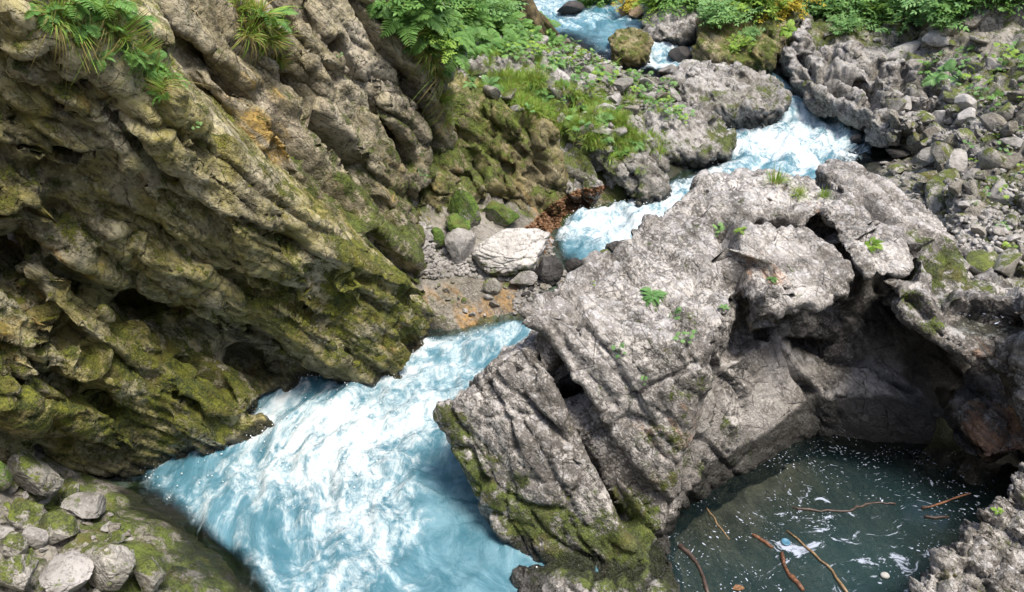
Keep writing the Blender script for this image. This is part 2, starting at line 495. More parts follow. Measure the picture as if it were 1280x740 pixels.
def plain(name, c, rough=0.6, c2=None, sc=30, bump=0.3):
    k = NT(name)
    geo = k.n('ShaderNodeNewGeometry')
    n1 = k.noise(geo.outputs['Position'], sc, 6, 0.65)
    col = k.mix(k.ss(n1, 0.35, 0.65), c, c2 or tuple(x * 0.5 for x in c))
    bp = k.n('ShaderNodeBump', Strength=bump, Distance=0.01, Height=n1)
    k.out(k.n('ShaderNodeBsdfPrincipled', Base_Color=col, Roughness=rough, Normal=bp))
    return k.m
M['wood'] = plain('wet_wood', (.22, .095, .045), 0.5, (.06, .03, .02), 40, .8)
M['dark_wood'] = plain('dark_twig', (.09, .06, .05), 0.5)
M['bark'] = plain('bark', (.13, .10, .045), 0.9, (.03, .024, .012), 14, .9)
M['stem'] = plain('green_stem', (.12, .16, .04), 0.6)
M['plastic_blue'] = plain('blue_plastic', (.06, .19, .30), 0.45, (.05, .13, .2))
M['plastic_white'] = plain('white_plastic', (.5, .49, .47), 0.5, (.35, .34, .32))

def water_material(name, clear=False):
    k = NT(name)
    geo = k.n('ShaderNodeNewGeometry')
    pos = geo.outputs['Position']
    fu, fv = k.attr('flow_u'), k.attr('flow_v')
    fl = k.n('ShaderNodeCombineXYZ', X=fu, Y=fv, Z=0.0).outputs[0]
    st = k.n('ShaderNodeMapping', Vector=fl); st.inputs['Scale'].default_value = (1.0, 1.7, 1.0)
    foam = k.attr('foam'); opq = k.attr('opaque')
    n1 = k.noise(st.outputs[0], 1.9, 8, 0.66, 1.2)
    n2 = k.noise(fl, 9.0, 8, 0.72, 0.8)
    n3 = k.noise(st.outputs[0], 22.0, 5, 0.7, 0.4)
    fn = k.math('ADD', k.math('MULTIPLY', n1, 0.5), k.math('ADD', k.math('MULTIPLY', n2, 0.36), k.math('MULTIPLY', n3, 0.14)))
    fr = k.math('ADD', k.math('MULTIPLY', k.math('SUBTRACT', fn, 0.5), 3.4), foam)
    fm = k.math('MULTIPLY', k.ss(fr, 0.28, 0.95), k.ss(k.math('ADD', k.math('MULTIPLY', n2, .6), k.math('MULTIPLY', n3, .4)), .25, .55, .75, 1.0))
    wc = k.mix(k.ss(n1, 0.35, 0.65), (.055, .16, .215), (.15, .29, .36))
    col = k.mix(fm, wc, (.60, .66, .69))
    rough = k.ss(fm, 0.0, 1.0, 0.08, 0.7)
    bh = k.math('ADD', k.math('MULTIPLY', n2, 0.5), k.math('MULTIPLY', n3, 0.35))
    bp = k.n('ShaderNodeBump', Strength=0.7, Distance=0.06, Height=bh)
    pb = k.n('ShaderNodeBsdfPrincipled', Base_Color=col, Roughness=rough, Normal=bp, IOR=1.33)
    gl = k.n('ShaderNodeBsdfGlossy', Roughness=0.04, Normal=bp)
    tr = k.n('ShaderNodeBsdfTransparent', Color=(.72, .86, .84, 1))
    fz = k.n('ShaderNodeFresnel', IOR=1.33, Normal=bp)
    m1 = k.n('ShaderNodeMixShader', Fac=k.math('MULTIPLY', fz, 1.0))
    k.t.links.new(tr.outputs[0], m1.inputs[1]); k.t.links.new(gl.outputs[0], m1.inputs[2])
    op = k.math('MAXIMUM', k.ss(k.math('ADD', opq, k.math('MULTIPLY', k.math('SUBTRACT', n2, 0.5), 0.5)), 0.2, 0.9), fm)
    m2 = k.n('ShaderNodeMixShader', Fac=op)
    k.t.links.new(m1.outputs[0], m2.inputs[1]); k.t.links.new(pb.outputs[0], m2.inputs[2])
    k.out(m2)
    return k.m
M['water'] = water_material('rapid_water')

def pool_material():
    k = NT('pool_water')
    geo = k.n('ShaderNodeNewGeometry'); pos = geo.outputs['Position']
    n1 = k.noise(pos, 4.0, 4, 0.6, 0.5); n2 = k.noise(pos, 16.0, 3, 0.6)
    # floating foam flecks drawn out into swirls
    sw = k.n('ShaderNodeTexNoise', Scale=1.3, Detail=3.0); k.set(sw.inputs['Vector'], pos)
    off = k.n('ShaderNodeVectorMath', {'operation': 'SCALE'}); k.t.links.new(sw.outputs['Color'], off.inputs[0]); off.inputs['Scale'].default_value = 1.1
    ad = k.n('ShaderNodeVectorMath', {'operation': 'ADD'}); k.t.links.new(pos, ad.inputs[0]); k.t.links.new(off.outputs[0], ad.inputs[1])
    mp = k.n('ShaderNodeMapping', Vector=ad.outputs[0]); mp.inputs['Scale'].default_value = (1, 1.7, 1)
    vf = k.vor(mp.outputs[0], 21.0, 'F1'); nf = k.noise(mp.outputs[0], 26.0, 4, 0.7, 0.6)
    dens = k.noise(pos, 1.7, 4, 0.6, 0.7)
    fm = k.math('MULTIPLY', k.ss(k.math('ADD', vf, k.math('MULTIPLY', k.math('SUBTRACT', nf, 0.5), -0.9)), 0.2, 0.12), k.ss(dens, 0.42, 0.6))
    big = k.ss(k.math('ADD', k.math('MULTIPLY', k.noise(mp.outputs[0], 3.2, 6, 0.72, 0.5), 1.0), k.math('MULTIPLY', k.attr('foam'), 0.22)), 0.73, 0.79)
    fm = k.math('MAXIMUM', fm, k.math('MULTIPLY', big, 0.8))
    bp = k.n('ShaderNodeBump', Strength=0.12, Distance=0.03, Height=k.math('ADD', n1, k.math('MULTIPLY', n2, 0.3)))
    gl = k.n('ShaderNodeBsdfGlossy', Roughness=0.03, Normal=bp)
    tr = k.n('ShaderNodeBsdfTransparent', Color=(.48, .51, .46, 1))
    body = k.n('ShaderNodeBsdfDiffuse', Color=(.028, .062, .07, 1))
    m0 = k.n('ShaderNodeMixShader', Fac=k.math('MULTIPLY', k.attr('opaque'), 0.6))
    k.t.links.new(tr.outputs[0], m0.inputs[1]); k.t.links.new(body.outputs[0], m0.inputs[2])
    fz = k.n('ShaderNodeFresnel', IOR=1.33, Normal=bp)
    m1 = k.n('ShaderNodeMixShader', Fac=fz.outputs[0])
    k.t.links.new(m0.outputs[0], m1.inputs[1]); k.t.links.new(gl.outputs[0], m1.inputs[2])
    fo = k.n('ShaderNodeBsdfDiffuse', Color=(.42, .47, .58, 1))
    m2 = k.n('ShaderNodeMixShader', Fac=fm)
    k.t.links.new(m1.outputs[0], m2.inputs[1]); k.t.links.new(fo.outputs[0], m2.inputs[2])
    k.out(m2)
    return k.m
M['pool'] = pool_material()

# ------------------------------------------------------------------ ground (one sheet) from surveyed heights, plus unseen sides raised to block sky
def rbf(pts, vals, q, lam=0.02):
    pts = np.asarray(pts, float); vals = np.asarray(vals, float)
    def phi(r): return r                                   # linear kernel: no overshoot
    A = phi(np.linalg.norm(pts[:, None] - pts[None], axis=2)); A -= 0
    n = len(pts)
    Pm = np.c_[np.ones(n), pts]
    M_ = np.block([[A - lam * np.eye(n), Pm], [Pm.T, np.zeros((3, 3))]])
    w = np.linalg.solve(M_, np.r_[vals, 0, 0, 0])
    out = np.empty(len(q))
    for s in range(0, len(q), 20000):
        qq = q[s:s + 20000]
        out[s:s + 20000] = phi(np.linalg.norm(qq[:, None] - pts[None], axis=2)) @ w[:n] + np.c_[np.ones(len(qq)), qq] @ w[n:]
    return out

# water surface points: (px, py, z)
WPTS = [(350, 820, -.05), (520, 760, 0.0), (420, 680, .03), (250, 620, .06), (560, 680, .0), (150, 575, .08), (350, 570, .14), (480, 560, .16), (420, 510, .24),
        (520, 480, .30), (580, 450, .38), (625, 415, .50), (640, 400, .53), (690, 360, .62), (735, 325, .72), (780, 290, .80), (740, 270, .82), (850, 255, .87), (930, 225, .93),
        (960, 190, .98), (1060, 175, 1.0), (1100, 165, 1.03), (905, 165, 1.0), (1000, 150, 1.06), (940, 120, 1.26), (1000, 125, 1.25), (1050, 140, 1.14), (960, 100, 1.40), (930, 94, 1.43), (880, 92, 1.46), (810, 78, 1.50),
        (790, 76, 1.51), (830, 72, 1.55), (790, 56, 1.72), (830, 53, 1.72), (860, 50, 1.73), (750, 40, 1.76), (700, 30, 1.78), (690, 12, 1.82), (650, 0, 1.9)]
WXYZ = np.array([Z(*q) for q in WPTS])
CENTRE = np.array([Z(*q)[:2] for q in [(600, -8, 1.9), (690, 12, 1.82), (740, 36, 1.77), (815, 54, 1.72), (818, 76, 1.52), (900, 92, 1.45), (955, 100, 1.38), (995, 128, 1.22), (1000, 160, 1.04), (940, 205, .97), (850, 255, .87),
                                       (770, 295, .8), (690, 360, .62), (625, 415, .5), (540, 480, .3), (450, 560, .16), (430, 650, .04), (500, 780, 0), (640, 980, -.1)]])

T = []      # ground points: x, y, z
def g(px, py, z, dz=0.0): p = Z(px, py, z); T.append((p[0], p[1], z + dz))
def gy(px, py, Y): T.append(tuple(P(px, py, Y)))
for q in [(520, 760, 0), (420, 680, .03), (560, 680, .0), (350, 580, .14), (480, 560, .16), (420, 510, .24), (520, 480, .30), (300, 620, .06)]: g(*q, -.55)
for q in [(580, 450, .38), (625, 420, .48), (930, 225, .93), (960, 190, .98), (1000, 150, 1.06), (905, 165, 1.0), (960, 100, 1.40), (880, 92, 1.46), (830, 72, 1.55), (830, 53, 1.72), (750, 40, 1.76), (700, 30, 1.78), (690, 12, 1.82), (650, 0, 1.9), (850, 255, .87)]: g(*q, -.28)
for q in [(690, 365, .62), (660, 400, .56)]: g(*q, -.1)
for q in [(730, 275, .82), (780, 285, .80), (735, 318, .72), (710, 305, .78), (820, 262, .85), (1060, 178, 1.0), (1090, 165, 1.03), (1060, 160, 1.05), (1040, 150, 1.1)]: g(*q, -.3)
g(1112, 178, 1.03, -.08)
# lower left bank
for q in [(345, 760, .0), (322, 725, .0), (285, 682, .03), (225, 640, .06), (165, 603, .1), (122, 585, .14), (110, 572, .14)]: g(*q, -0.1)
for q in [(200, 570, .12), (260, 600, .08)]: g(*q, -.3)
for q in [(250, 740, .22), (150, 740, .5), (60, 740, .6), (150, 660, .32), (60, 660, .5), (-40, 660, .65), (60, 590, .45), (110, 605, .24), (200, 665, .22), (-60, 600, .7), (20, 900, .9), (300, 900, .4)]: g(*q)
# left mid bank and its grass slope
for q in [(560, 405, .5), (600, 395, .54), (560, 365, .66), (630, 378, .6), (600, 345, .68), (660, 345, .68), (700, 335, .72), (682, 300, .83), (725, 256, .88), (700, 255, .92), (790, 243, .9), (830, 225, .92), (890, 195, 1.0), (540, 320, .85), (460, 290, 1.2)]: g(*q)
for q in [(620, 120, 10.9), (700, 130, 10.9), (760, 165, 11.0), (800, 150, 11.6), (840, 190, 11.7), (620, 80, 11.6), (700, 90, 12.2), (760, 100, 12.8), (830, 120, 13.0), (860, 110, 13.6), (680, 50, 13.6), (620, 30, 12.8), (760, 80, 14.4), (700, 60, 14.9), (560, 0, 12.2), (640, 0, 14.5), (660, 20, 15.5)]: gy(*q)
# right bank
for q in [(1140, 190, 1.05), (1112, 152, 1.1), (1020, 108, 1.42), (1000, 88, 1.5), (1120, 215, 1.04), (1150, 260, 1.1)]: g(*q)
g(1090, 196, 1.0, -.08)
for q in [(1200, 190, 10.6), (1280, 190, 9.6), (1280, 260, 8.6), (1200, 270, 8.9), (1230, 330, 7.8), (1300, 340, 7.4), (1420, 400, 7.0), (1180, 140, 11.8), (1280, 130, 10.8), (1080, 120, 13.2), (1100, 90, 13.6), (1200, 100, 12.6), (1280, 80, 12.0),
          (1060, 50, 14.3), (1150, 45, 14.2), (1280, 40, 13.2), (1000, 40, 14.8), (1100, 0, 16), (1280, 0, 14.5), (900, 20, 16.3), (870, 40, 15.9), (800, 22, 17.2), (740, 14, 18.6), (900, 0, 18.5), (1400, 100, 10.5), (1500, 300, 7)]: gy(*q)
# pool floor
for q in [(1000, 650, 0, -.75), (1060, 600, 0, -.7), (960, 600, 0, -.3), (880, 640, 0, -.35), (1060, 560, 0, -.35), (1160, 590, 0, -.5), (1060, 720, 0, -.9), (900, 720, 0, -.6), (1200, 640, 0, -.5), (1150, 700, 0, -.5), (1000, 800, 0, -.7), (1000, 560, 0, -.2)]: g(*q)
T += [(0, -3, 3.0), (-5, -3, 8), (6, -3, 7), (0, -6, 9), (-8, -7, 12), (8, -7, 11), (0, -9, 11), (-7, 5, 9), (-8, 8, 11), (-7, 12, 10), (-6, 16, 9), (-10, 2, 12), (10, 9, 8), (11, 13, 9), (13, 6, 10), (9, 19, 8), (1.5, 7.4, -.3), (3, 8.0, -.4), (4, 6.9, -.4), (4.2, 6, -.4), (3.4, 9.3, .5), (2, 9.5, .6), (5, 5, 1.0), (7, 5, 2.0), (7, 8, 2.4), (8, 2, 2), (15, 10, 8), (15, 24, 9), (6, 19, 4.6), (7, 14, 3.6), (9, 24, 7), (3, 24, 5.5), (0, 30, 7), (-1, 22, 3.2), (-1.6, 17, 3.2), (-4, 20, 6), (-4, 14, 4.6),  # unseen slopes behind the camera and beside, added to block low sky light
      (-3, 11.5, 3.6), (-5.6, 5, 3.0), (-9, 4, 7), (-12, 10, 9), (-12, 25, 10), (-5, 3, 1.2), (-9, 1, 6), (0, 2, -.3), (3, 2, -.2), (0, 0, -.2), (-3, 0, .5), (3, 0, .3), (6, 30, 8)]
def axis(segs):
    o = []
    for a, b, st in segs: o += list(np.arange(a, b, st))
    return np.array(o + [segs[-1][1]])
xs = axis([(-16, -6, .5), (-6, 7.5, .045), (7.5, 18, .5)])
ys = axis([(-9, 0, .5), (0, 3.5, .25), (3.5, 9, .045), (9, 14, .05), (14, 20, .07), (20, 34, .5)])
X, Y = np.meshgrid(xs, ys)
xy = np.c_[X.ravel(), Y.ravel()]
Tn = np.array(T)
gz = rbf(Tn[:, :2], Tn[:, 2], xy)
gv = np.c_[xy, gz]
nx, ny = len(xs), len(ys)
ii = (np.arange(ny - 1)[:, None] * nx + np.arange(nx - 1)[None]).ravel()
gf = np.c_[ii, ii + 1, ii + nx + 1, ii + nx]
def water_z(q): return rbf(WXYZ[:, :2], WXYZ[:, 2], q, 0.01)
wz_g = water_z(xy)
fine = (np.abs(xy[:, 0]) < 8) & (xy[:, 1] < 20)
gn = normals_of(gv, gf)
dv = rock_disp(gv, gn, amp=1.0, L=0.30, seed=5, blocky=1.25)
# calmer where the water lies, rougher on the banks
k_ = sstep(-0.05, 0.45, gz - wz_g)[:, None] * 0.85 + 0.15
gv = gv + (dv - gv) * k_
gn = normals_of(gv, gf)
add_tree(gv, gf, 'ground')
near_stream = np.min(np.linalg.norm(xy[:, None, :] - np.repeat(CENTRE, 1, 0)[None], axis=2), axis=1)
def band(v, lo=0.0, hi=0.22):             # 1 just above the stream's waterline, 0 well above it
    return 1 - sstep(lo, hi, v[:, 2] - water_z(v[:, :2]))
g_moss = stain(gv, [(200, 680, .5, .7), (280, 720, .4, .65), (120, 640, .4, .55), (60, 720, .4, .35), (620, 120, .8, .95), (700, 150, .8, 1.1), (770, 170, .7, 1.0), (700, 60, 1.0, .8), (650, 40, .9, .9), (690, 90, .5, .15), (800, 100, .8, .3), (600, 370, .5, .1), (640, 350, .5, .0), (560, 330, .5, .2),
                    (1200, 200, .8, .25), (1250, 270, .8, .4), (1230, 100, .9, .5), (1200, 130, .8, .4), (1080, 100, .8, .1), (1150, 60, .8, .15), (1270, 60, .9, .3), (1260, 330, .6, .4), (1100, 20, 1.2, .6), (870, 30, 1, .4), (950, 20, 1, .6)], .3)
g_och = stain(gv, [(600, 385, .3, .9), (620, 362, .3, .75), (570, 360, .3, .5), (600, 320, .4, .0), (700, 300, .4, .5), (720, 265, .5, .9), (1090, 170, .4, .4), (690, 335, .4, .6), (140, 595, .2, .7)], 0)
g_wet = 0.8 * band(gv, 0.0, .24) * (near_stream < 2.5) * (1 - np.clip(g_och, 0, .8))
pool_zone = (xy[:, 0] > .9) & (xy[:, 1] < 8.3) & (xy[:, 0] < 5) & (gz < .1)
g_wet = np.maximum(g_wet, stain(gv, [(260, 700, .25, .75), (210, 650, .2, .7), (230, 720, .3, .6), (160, 640, .2, .5), (100, 700, .3, 0), (60, 640, .3, 0), (600, 370, .4, 0)], 0)); g_wet = np.where(pool_zone, 0.5, g_wet); g_moss = np.where(pool_zone, -.6, g_moss)
me = mesh_np('ground', gv, gf, M['bank'], {'moss': g_moss, 'ochre': g_och, 'wet': g_wet})
tag(link('ground', me), kind='structure')

# ------------------------------------------------------------------ the great rock masses
ROCKS = {}
def crack_disp(v, n, cracks, only):
    d = np.zeros(len(v)); jit = .018 * noise(v * 5, 77) + .008 * noise(v * 17, 78)
    for pts, w, dep, lip in cracks:
        w *= 1.15; dep *= 1.25
        pp = []
        for (x0, y0), (x1, y1) in zip(pts[:-1], pts[1:]):
            m = max(2, int(math.hypot(x1 - x0, y1 - y0) / 8))
            for i in range(m + 1):
                h = hit(x0 + (x1 - x0) * i / m, y0 + (y1 - y0) * i / m, only)
                if h: pp.append(np.array(h[0]))
        if len(pp) < 2: continue
        pp = np.array(pp)
        lo, hi = pp.min(0) - .5, pp.max(0) + .5
        sel = np.where(((v > lo) & (v < hi)).all(1))[0]
        dd = np.full(len(sel), 9.0); sg = np.zeros(len(sel))
        for a_, b_ in zip(pp[:-1], pp[1:]):
            ab = b_ - a_; L2 = ab @ ab
            if L2 < 1e-8 or L2 > .5: continue
            t = np.clip(((v[sel] - a_) @ ab) / L2, 0, 1)
            o = v[sel] - (a_ + t[:, None] * ab)
            di = np.linalg.norm(o, axis=1)
            m = di < dd
            dd = np.where(m, di, dd); sg = np.where(m, o @ NB, sg)
        dd = dd + jit[sel]
        d[sel] -= dep * np.exp(-(np.maximum(dd, 0) / w) ** 2)
        if lip: d[sel] += lip * np.exp(-(dd / .22) ** 2) * sstep(-.02, .03, sg)
    return v + n * d[:, None]
def rock_mass(name, blocks, voxel, mat, label, cat, moss, ochre=(), smooth=(), moss0=.3, amp=1.0, L=0.36, seed=0, wet=True, blocky=1.0, sm=2, wet_hi=.22, polish=(), cracks=(), beds=0.0, bed_t=.24, wet_shade_spots=()):
    v, f = remesh(blocks, voxel, sm)
    n = normals_of(v, f)
    rough = np.ones(len(v))
    for px, py, Yd, r, val in smooth:
        d = np.linalg.norm(v - P(px, py, Yd), axis=1)
        rough = np.minimum(rough, val + (1 - val) * sstep(r * 0.6, r, d))
    if cracks:
        TREES_keep = list(TREES); TREES.clear(); add_tree(v, f, 'self')
        v2 = crack_disp(v, n, cracks, None)
        TREES.clear(); TREES.extend(TREES_keep)
        v = rock_disp(v, n, amp, L, seed, rough, blocky, beds=beds, bed_t=bed_t) + (v2 - v)
    else:
        v = rock_disp(v, n, amp, L, seed, rough, blocky, beds=beds, bed_t=bed_t)
    add_tree(v, f, name)
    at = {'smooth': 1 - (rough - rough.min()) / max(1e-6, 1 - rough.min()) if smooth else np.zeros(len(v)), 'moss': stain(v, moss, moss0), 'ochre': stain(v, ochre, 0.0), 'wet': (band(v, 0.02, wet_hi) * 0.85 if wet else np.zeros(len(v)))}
    if wet_shade_spots: at['wet'] = np.maximum(at['wet'], stain(v, wet_shade_spots, 0.0))  # merges wet rock with shade painted as dark spots
    if polish: at['moss'] = at['moss'] * stain(v, polish, 1.0)
    me = mesh_np(name, v, f, M[mat], at)
    o = link(name.rstrip('0123456789_'), me)
    tag(o, label, cat)
    ROCKS[name] = (v, f)
    return o

UP = (-.75, 1.45, .5)       # up the bedding plane, into the mountain
wall_blocks = [
    # the great leaning bed: its lit edge runs down to the water, its face overhangs
    block([(-120, -120, 5.0), (60, -10, 5.75), (140, 62, 6.05), (230, 148, 6.4), (300, 217, 6.75), (400, 288, 7.15), (480, 347, 7.5), (548, 395, 7.75),
           (535, 432, 7.65), (505, 460, 7.45), (430, 430, 7.35), (330, 400, 7.05), (230, 360, 6.65), (100, 300, 6.2), (-120, 240, 5.5)], UP),
    # its foot, set back under the overhang, down to the water
    block([(300, 380, 7.1), (430, 415, 7.55), (520, 440, 7.65), (500, 470, 7.5), (380, 490, 7.3), (300, 520, 7.0), (200, 540, 6.7), (200, 400, 6.8)], (-.9, 1.2, .2)),
    block([(430, 400, 7.3), (520, 420, 7.55), (515, 455, 7.45), (470, 472, 7.3), (420, 468, 7.2), (400, 440, 7.2)], (-.4, .6, .1)),
    # upper left faces
    block([(-90, 40, 5.2), (50, 50, 5.5), (105, 90, 5.75), (135, 150, 5.9), (125, 195, 5.9), (60, 215, 5.7), (-90, 225, 5.2)], (-.4, .8, .2)),
    block([(-90, 235, 5.2), (20, 232, 5.5), (50, 250, 5.6), (40, 285, 5.6), (-90, 310, 5.1)], (-.4, .8, .2)),
    block([(-90, -140, 4.8), (60, -60, 5.5), (200, 20, 6.2), (215, 100, 6.35), (120, 85, 5.9), (40, 40, 5.55), (-90, 20, 5.1)], (-.5, 1.0, .3)),
    # plates lying in the overhanging face
    block([(100, 285, 6.05), (130, 300, 6.1), (165, 335, 6.3), (150, 350, 6.25), (110, 320, 6.1)], (-.2, .35, .1)),
    block([(240, 365, 6.5), (285, 395, 6.7), (280, 405, 6.7), (235, 385, 6.5)], (-.2, .3, .1)),
    block([(290, 320, 6.75), (340, 335, 6.9), (350, 355, 6.95), (300, 350, 6.75)], (-.2, .3, .1)),
    block([(330, 360, 6.9), (420, 395, 7.2), (470, 430, 7.3), (440, 440, 7.25), (340, 395, 6.9)], (-.3, .5, .1)),
    # low beds on the left, like beams
    block([(25, 335, 5.55), (52, 322, 5.65), (125, 385, 6.0), (190, 440, 6.25), (180, 470, 6.2), (120, 440, 5.95), (40, 385, 5.55)], (-.5, .9, .25)),
    block([(150, 425, 6.1), (250, 465, 6.5), (345, 520, 6.75), (330, 540, 6.65), (220, 520, 6.35), (140, 470, 6.05)], (-.5, .9, .25)),
    block([(-90, 330, 5.0), (0, 385, 5.35), (80, 430, 5.65), (150, 478, 5.9), (165, 515, 5.95), (95, 495, 5.65), (0, 440, 5.3), (-90, 400, 4.95)], (-.5, .9, .25)),
    block([(-90, 420, 4.95), (0, 455, 5.25), (70, 500, 5.5), (110, 530, 5.7), (40, 545, 5.45), (-90, 520, 4.9)], (-.5, .9, .2)),
    # mossy hump at the water's edge
    block([(30, 540, 5.6), (60, 512, 5.75), (130, 498, 5.95), (230, 498, 6.2), (330, 522, 6.5), (350, 538, 6.5), (250, 548, 6.25), (150, 562, 6.0), (70, 575, 5.7)], (-.3, .7, .05), down=.35),
    block([(-60, 500, 5.1), (0, 490, 5.3), (28, 530, 5.45), (20, 580, 5.4), (-60, 590, 5.0)], (-.3, .6, .05), down=.3),
]
wall_moss = [(60, 130, .35, .38), (60, 260, .3, .5), (40, 350, .3, .45), (150, 260, .3, .45), (200, 330, .3, .42), (250, 300, .3, .38), (330, 300, .3, .36), (300, 240, .2, .2), (400, 300, .2, .3), (350, 400, .4, .7), (430, 360, .4, .9), (500, 390, .4, .85), (450, 420, .35, .65),
             (150, 470, .3, .75), (250, 500, .35, .95), (180, 515, .3, .9), (90, 515, .25, .8), (60, 470, .3, .5), (100, 400, .25, .4), (10, 520, .3, .8), (300, 450, .3, .4), (400, 450, .3, .5), (180, 180, .25, -.2), (130, 200, .2, -.2), (230, 200, .2, .1), (100, 80, .3, .3), (10, 90, .3, .4)]
back_blocks = [
    block([(120, -60, 6.9), (190, 5, 7.1), (250, 75, 7.3), (310, 140, 7.55), (380, 222, 7.95), (470, 300, 8.35), (550, 372, 8.5), (545, 400, 8.35), (440, 320, 8.0), (330, 230, 7.5), (250, 160, 7.1), (140, 60, 6.7)], UP),
    block([(210, -60, 7.5), (280, 20, 7.8), (350, 95, 8.1), (420, 185, 8.5), (500, 262, 8.9), (520, 300, 8.9), (430, 255, 8.4), (350, 180, 7.9), (270, 95, 7.5), (180, 0, 7.2)], UP),
    block([(330, -60, 8.3), (372, 5, 8.5), (410, 70, 8.7), (470, 165, 9.0), (528, 255, 9.25), (515, 285, 9.1), (455, 225, 8.7), (380, 120, 8.3), (310, 20, 7.9)], UP),
    block([(400, -60, 8.9), (440, 0, 9.0), (462, 60, 9.15), (500, 130, 9.35), (545, 205, 9.5), (550, 255, 9.5), (525, 250, 9.3), (470, 150, 8.95), (400, 30, 8.6)], (-.8, 1.2, .5)),
    block([(470, -60, 9.3), (520, 0, 9.45), (555, 60, 9.6), (562, 140, 9.7), (560, 210, 9.7), (540, 190, 9.5), (500, 110, 9.3), (460, 30, 9.1)], (-.9, 1.2, .4)),
    block([(200, -200, 8.0), (520, -200, 9.6), (560, 20, 10.0), (540, 290, 9.6), (400, 200, 8.8), (250, 50, 7.9)], (-2, 2, .3)),
]
out_blocks = [
    block([(545, 150, 9.9), (570, 125, 10.1), (640, 118, 10.5), (690, 150, 10.5), (705, 200, 10.4), (700, 265, 10.05), (650, 285, 9.75), (590, 275, 9.5), (550, 260, 9.4)], (-.2, 1.1, .15), down=.3),
    block([(620, 140, 10.1), (685, 155, 10.2), (700, 215, 10.1), (690, 262, 9.85), (640, 270, 9.65), (625, 210, 9.8)], (0, .8, .1), down=.3),
    block([(525, 205, 9.3), (560, 215, 9.45), (575, 250, 9.4), (560, 280, 9.2), (520, 270, 9.1)], (0, .7, 0), down=.3),
    block([(570, 240, 9.3), (605, 235, 9.45), (610, 262, 9.3), (580, 278, 9.15)], (0, .6, 0), down=.3),
]
wall_plates = [([(0, 100), (30, 92), (75, 98), (110, 115), (130, 150), (128, 185), (95, 198), (40, 192), (0, 188)], .1), ([(0, 205), (30, 207), (55, 215), (60, 228), (30, 245), (0, 250)], .1), ([(110, 150), (150, 158), (178, 185), (165, 198), (135, 190)], .09),
    ([(130, 110), (180, 130), (225, 195), (215, 210), (170, 180), (135, 140)], .06), ([(65, 85), (108, 98), (105, 110), (70, 98)], .07), ([(103, 303), (125, 297), (150, 312), (164, 330), (155, 343), (125, 330), (108, 316)], .13), ([(158, 335), (190, 345), (235, 375), (232, 383), (195, 372), (165, 352)], .12),
    ([(165, 290), (205, 300), (225, 335), (195, 330)], .09), ([(290, 325), (320, 322), (345, 345), (338, 358), (310, 350)], .12), ([(240, 345), (270, 355), (290, 390), (285, 398), (262, 392), (243, 372)], .13), ([(0, 245), (42, 248), (45, 275), (30, 300), (0, 290)], .1),
    ([(235, 155), (300, 222), (345, 255), (330, 275), (280, 245), (230, 190)], .1), ([(345, 255), (400, 292), (430, 320), (420, 345), (370, 315), (330, 280)], .1), ([(310, 362), (350, 370), (400, 400), (425, 425), (410, 432), (350, 410), (312, 385)], .13), ([(420, 345), (470, 360), (520, 400), (500, 420), (450, 400)], .1),
    ([(385, 415), (430, 430), (490, 440), (480, 455), (420, 450), (385, 432)], .1), ([(150, 400), (175, 410), (215, 445), (240, 470), (225, 475), (180, 450)], .1), ([(115, 380), (150, 400), (140, 420), (110, 405)], .08), ([(240, 430), (275, 455), (290, 475), (275, 478), (245, 455)], .09), ([(200, 450), (260, 490), (310, 515), (300, 525), (230, 500)], .1)]
wall_blocks = with_plates(wall_blocks, wall_plates, [([(0, 0), (150, 60), (240, 150), (540, 390), (500, 460), (330, 540), (100, 540), (0, 520)], 90, 37, 50, 190, 14, 40, .02, .13)])
back_blocks = with_plates(back_blocks, [], [([(170, 0), (300, 0), (520, 300), (545, 380), (440, 300), (300, 180)], 34, 47, 70, 190, 16, 40, .03, .15), ([(300, 0), (550, 0), (560, 260), (500, 270)], 34, 60, 80, 210, 18, 40, .03, .16)])
out_blocks = with_plates(out_blocks, [], [([(540, 140), (690, 140), (705, 270), (540, 270)], 26, 40, 20, 60, 12, 28, .03, .1)])
wall_cracks = [
    ([(111, 98), (135, 135), (162, 162), (190, 200), (215, 225)], .05, .16, .05), ([(-20, 190), (40, 199), (95, 203), (135, 197)], .05, .22, .06),
    ([(0, 284), (40, 311), (84, 338), (118, 372), (150, 400)], .06, .25, .06), ([(20, 345), (51, 389), (88, 429), (135, 456)], .06, .2, .0), ([(0, 436), (40, 456), (88, 483), (140, 515)], .05, .2, 0),
    ([(98, 355), (162, 368), (189, 378)], .035, .12, .05), ([(294, 341), (338, 358), (370, 372)], .035, .1, .06), ([(365, 304), (378, 312)], .06, .14, 0), ([(60, 100), (100, 112), (110, 100)], .03, .08, .03),
    ([(0, 62), (60, 68), (110, 85)], .03, .08, .04), ([(240, 390), (270, 420), (300, 440), (340, 462)], .09, .2, .06), ([(150, 260), (230, 300), (300, 330)], .03, .08, .06), ([(180, 330), (240, 372), (300, 410)], .035, .1, .05),
    ([(60, 60), (75, 110), (70, 150)], .025, .05, 0), ([(0, 140), (60, 150), (125, 170)], .025, .06, .03), ([(200, 240), (280, 270), (360, 300), (440, 345)], .03, .07, .06), ([(120, 310), (170, 345), (200, 372)], .035, .1, .05),
    ([(190, 420), (240, 455), (290, 490), (330, 510)], .04, .12, .05), ([(140, 440), (200, 480), (250, 510)], .035, .1, .05), ([(400, 330), (450, 365), (500, 400)], .03, .07, .05), ([(230, 235), (260, 260), (270, 300)], .02, .05, 0)]
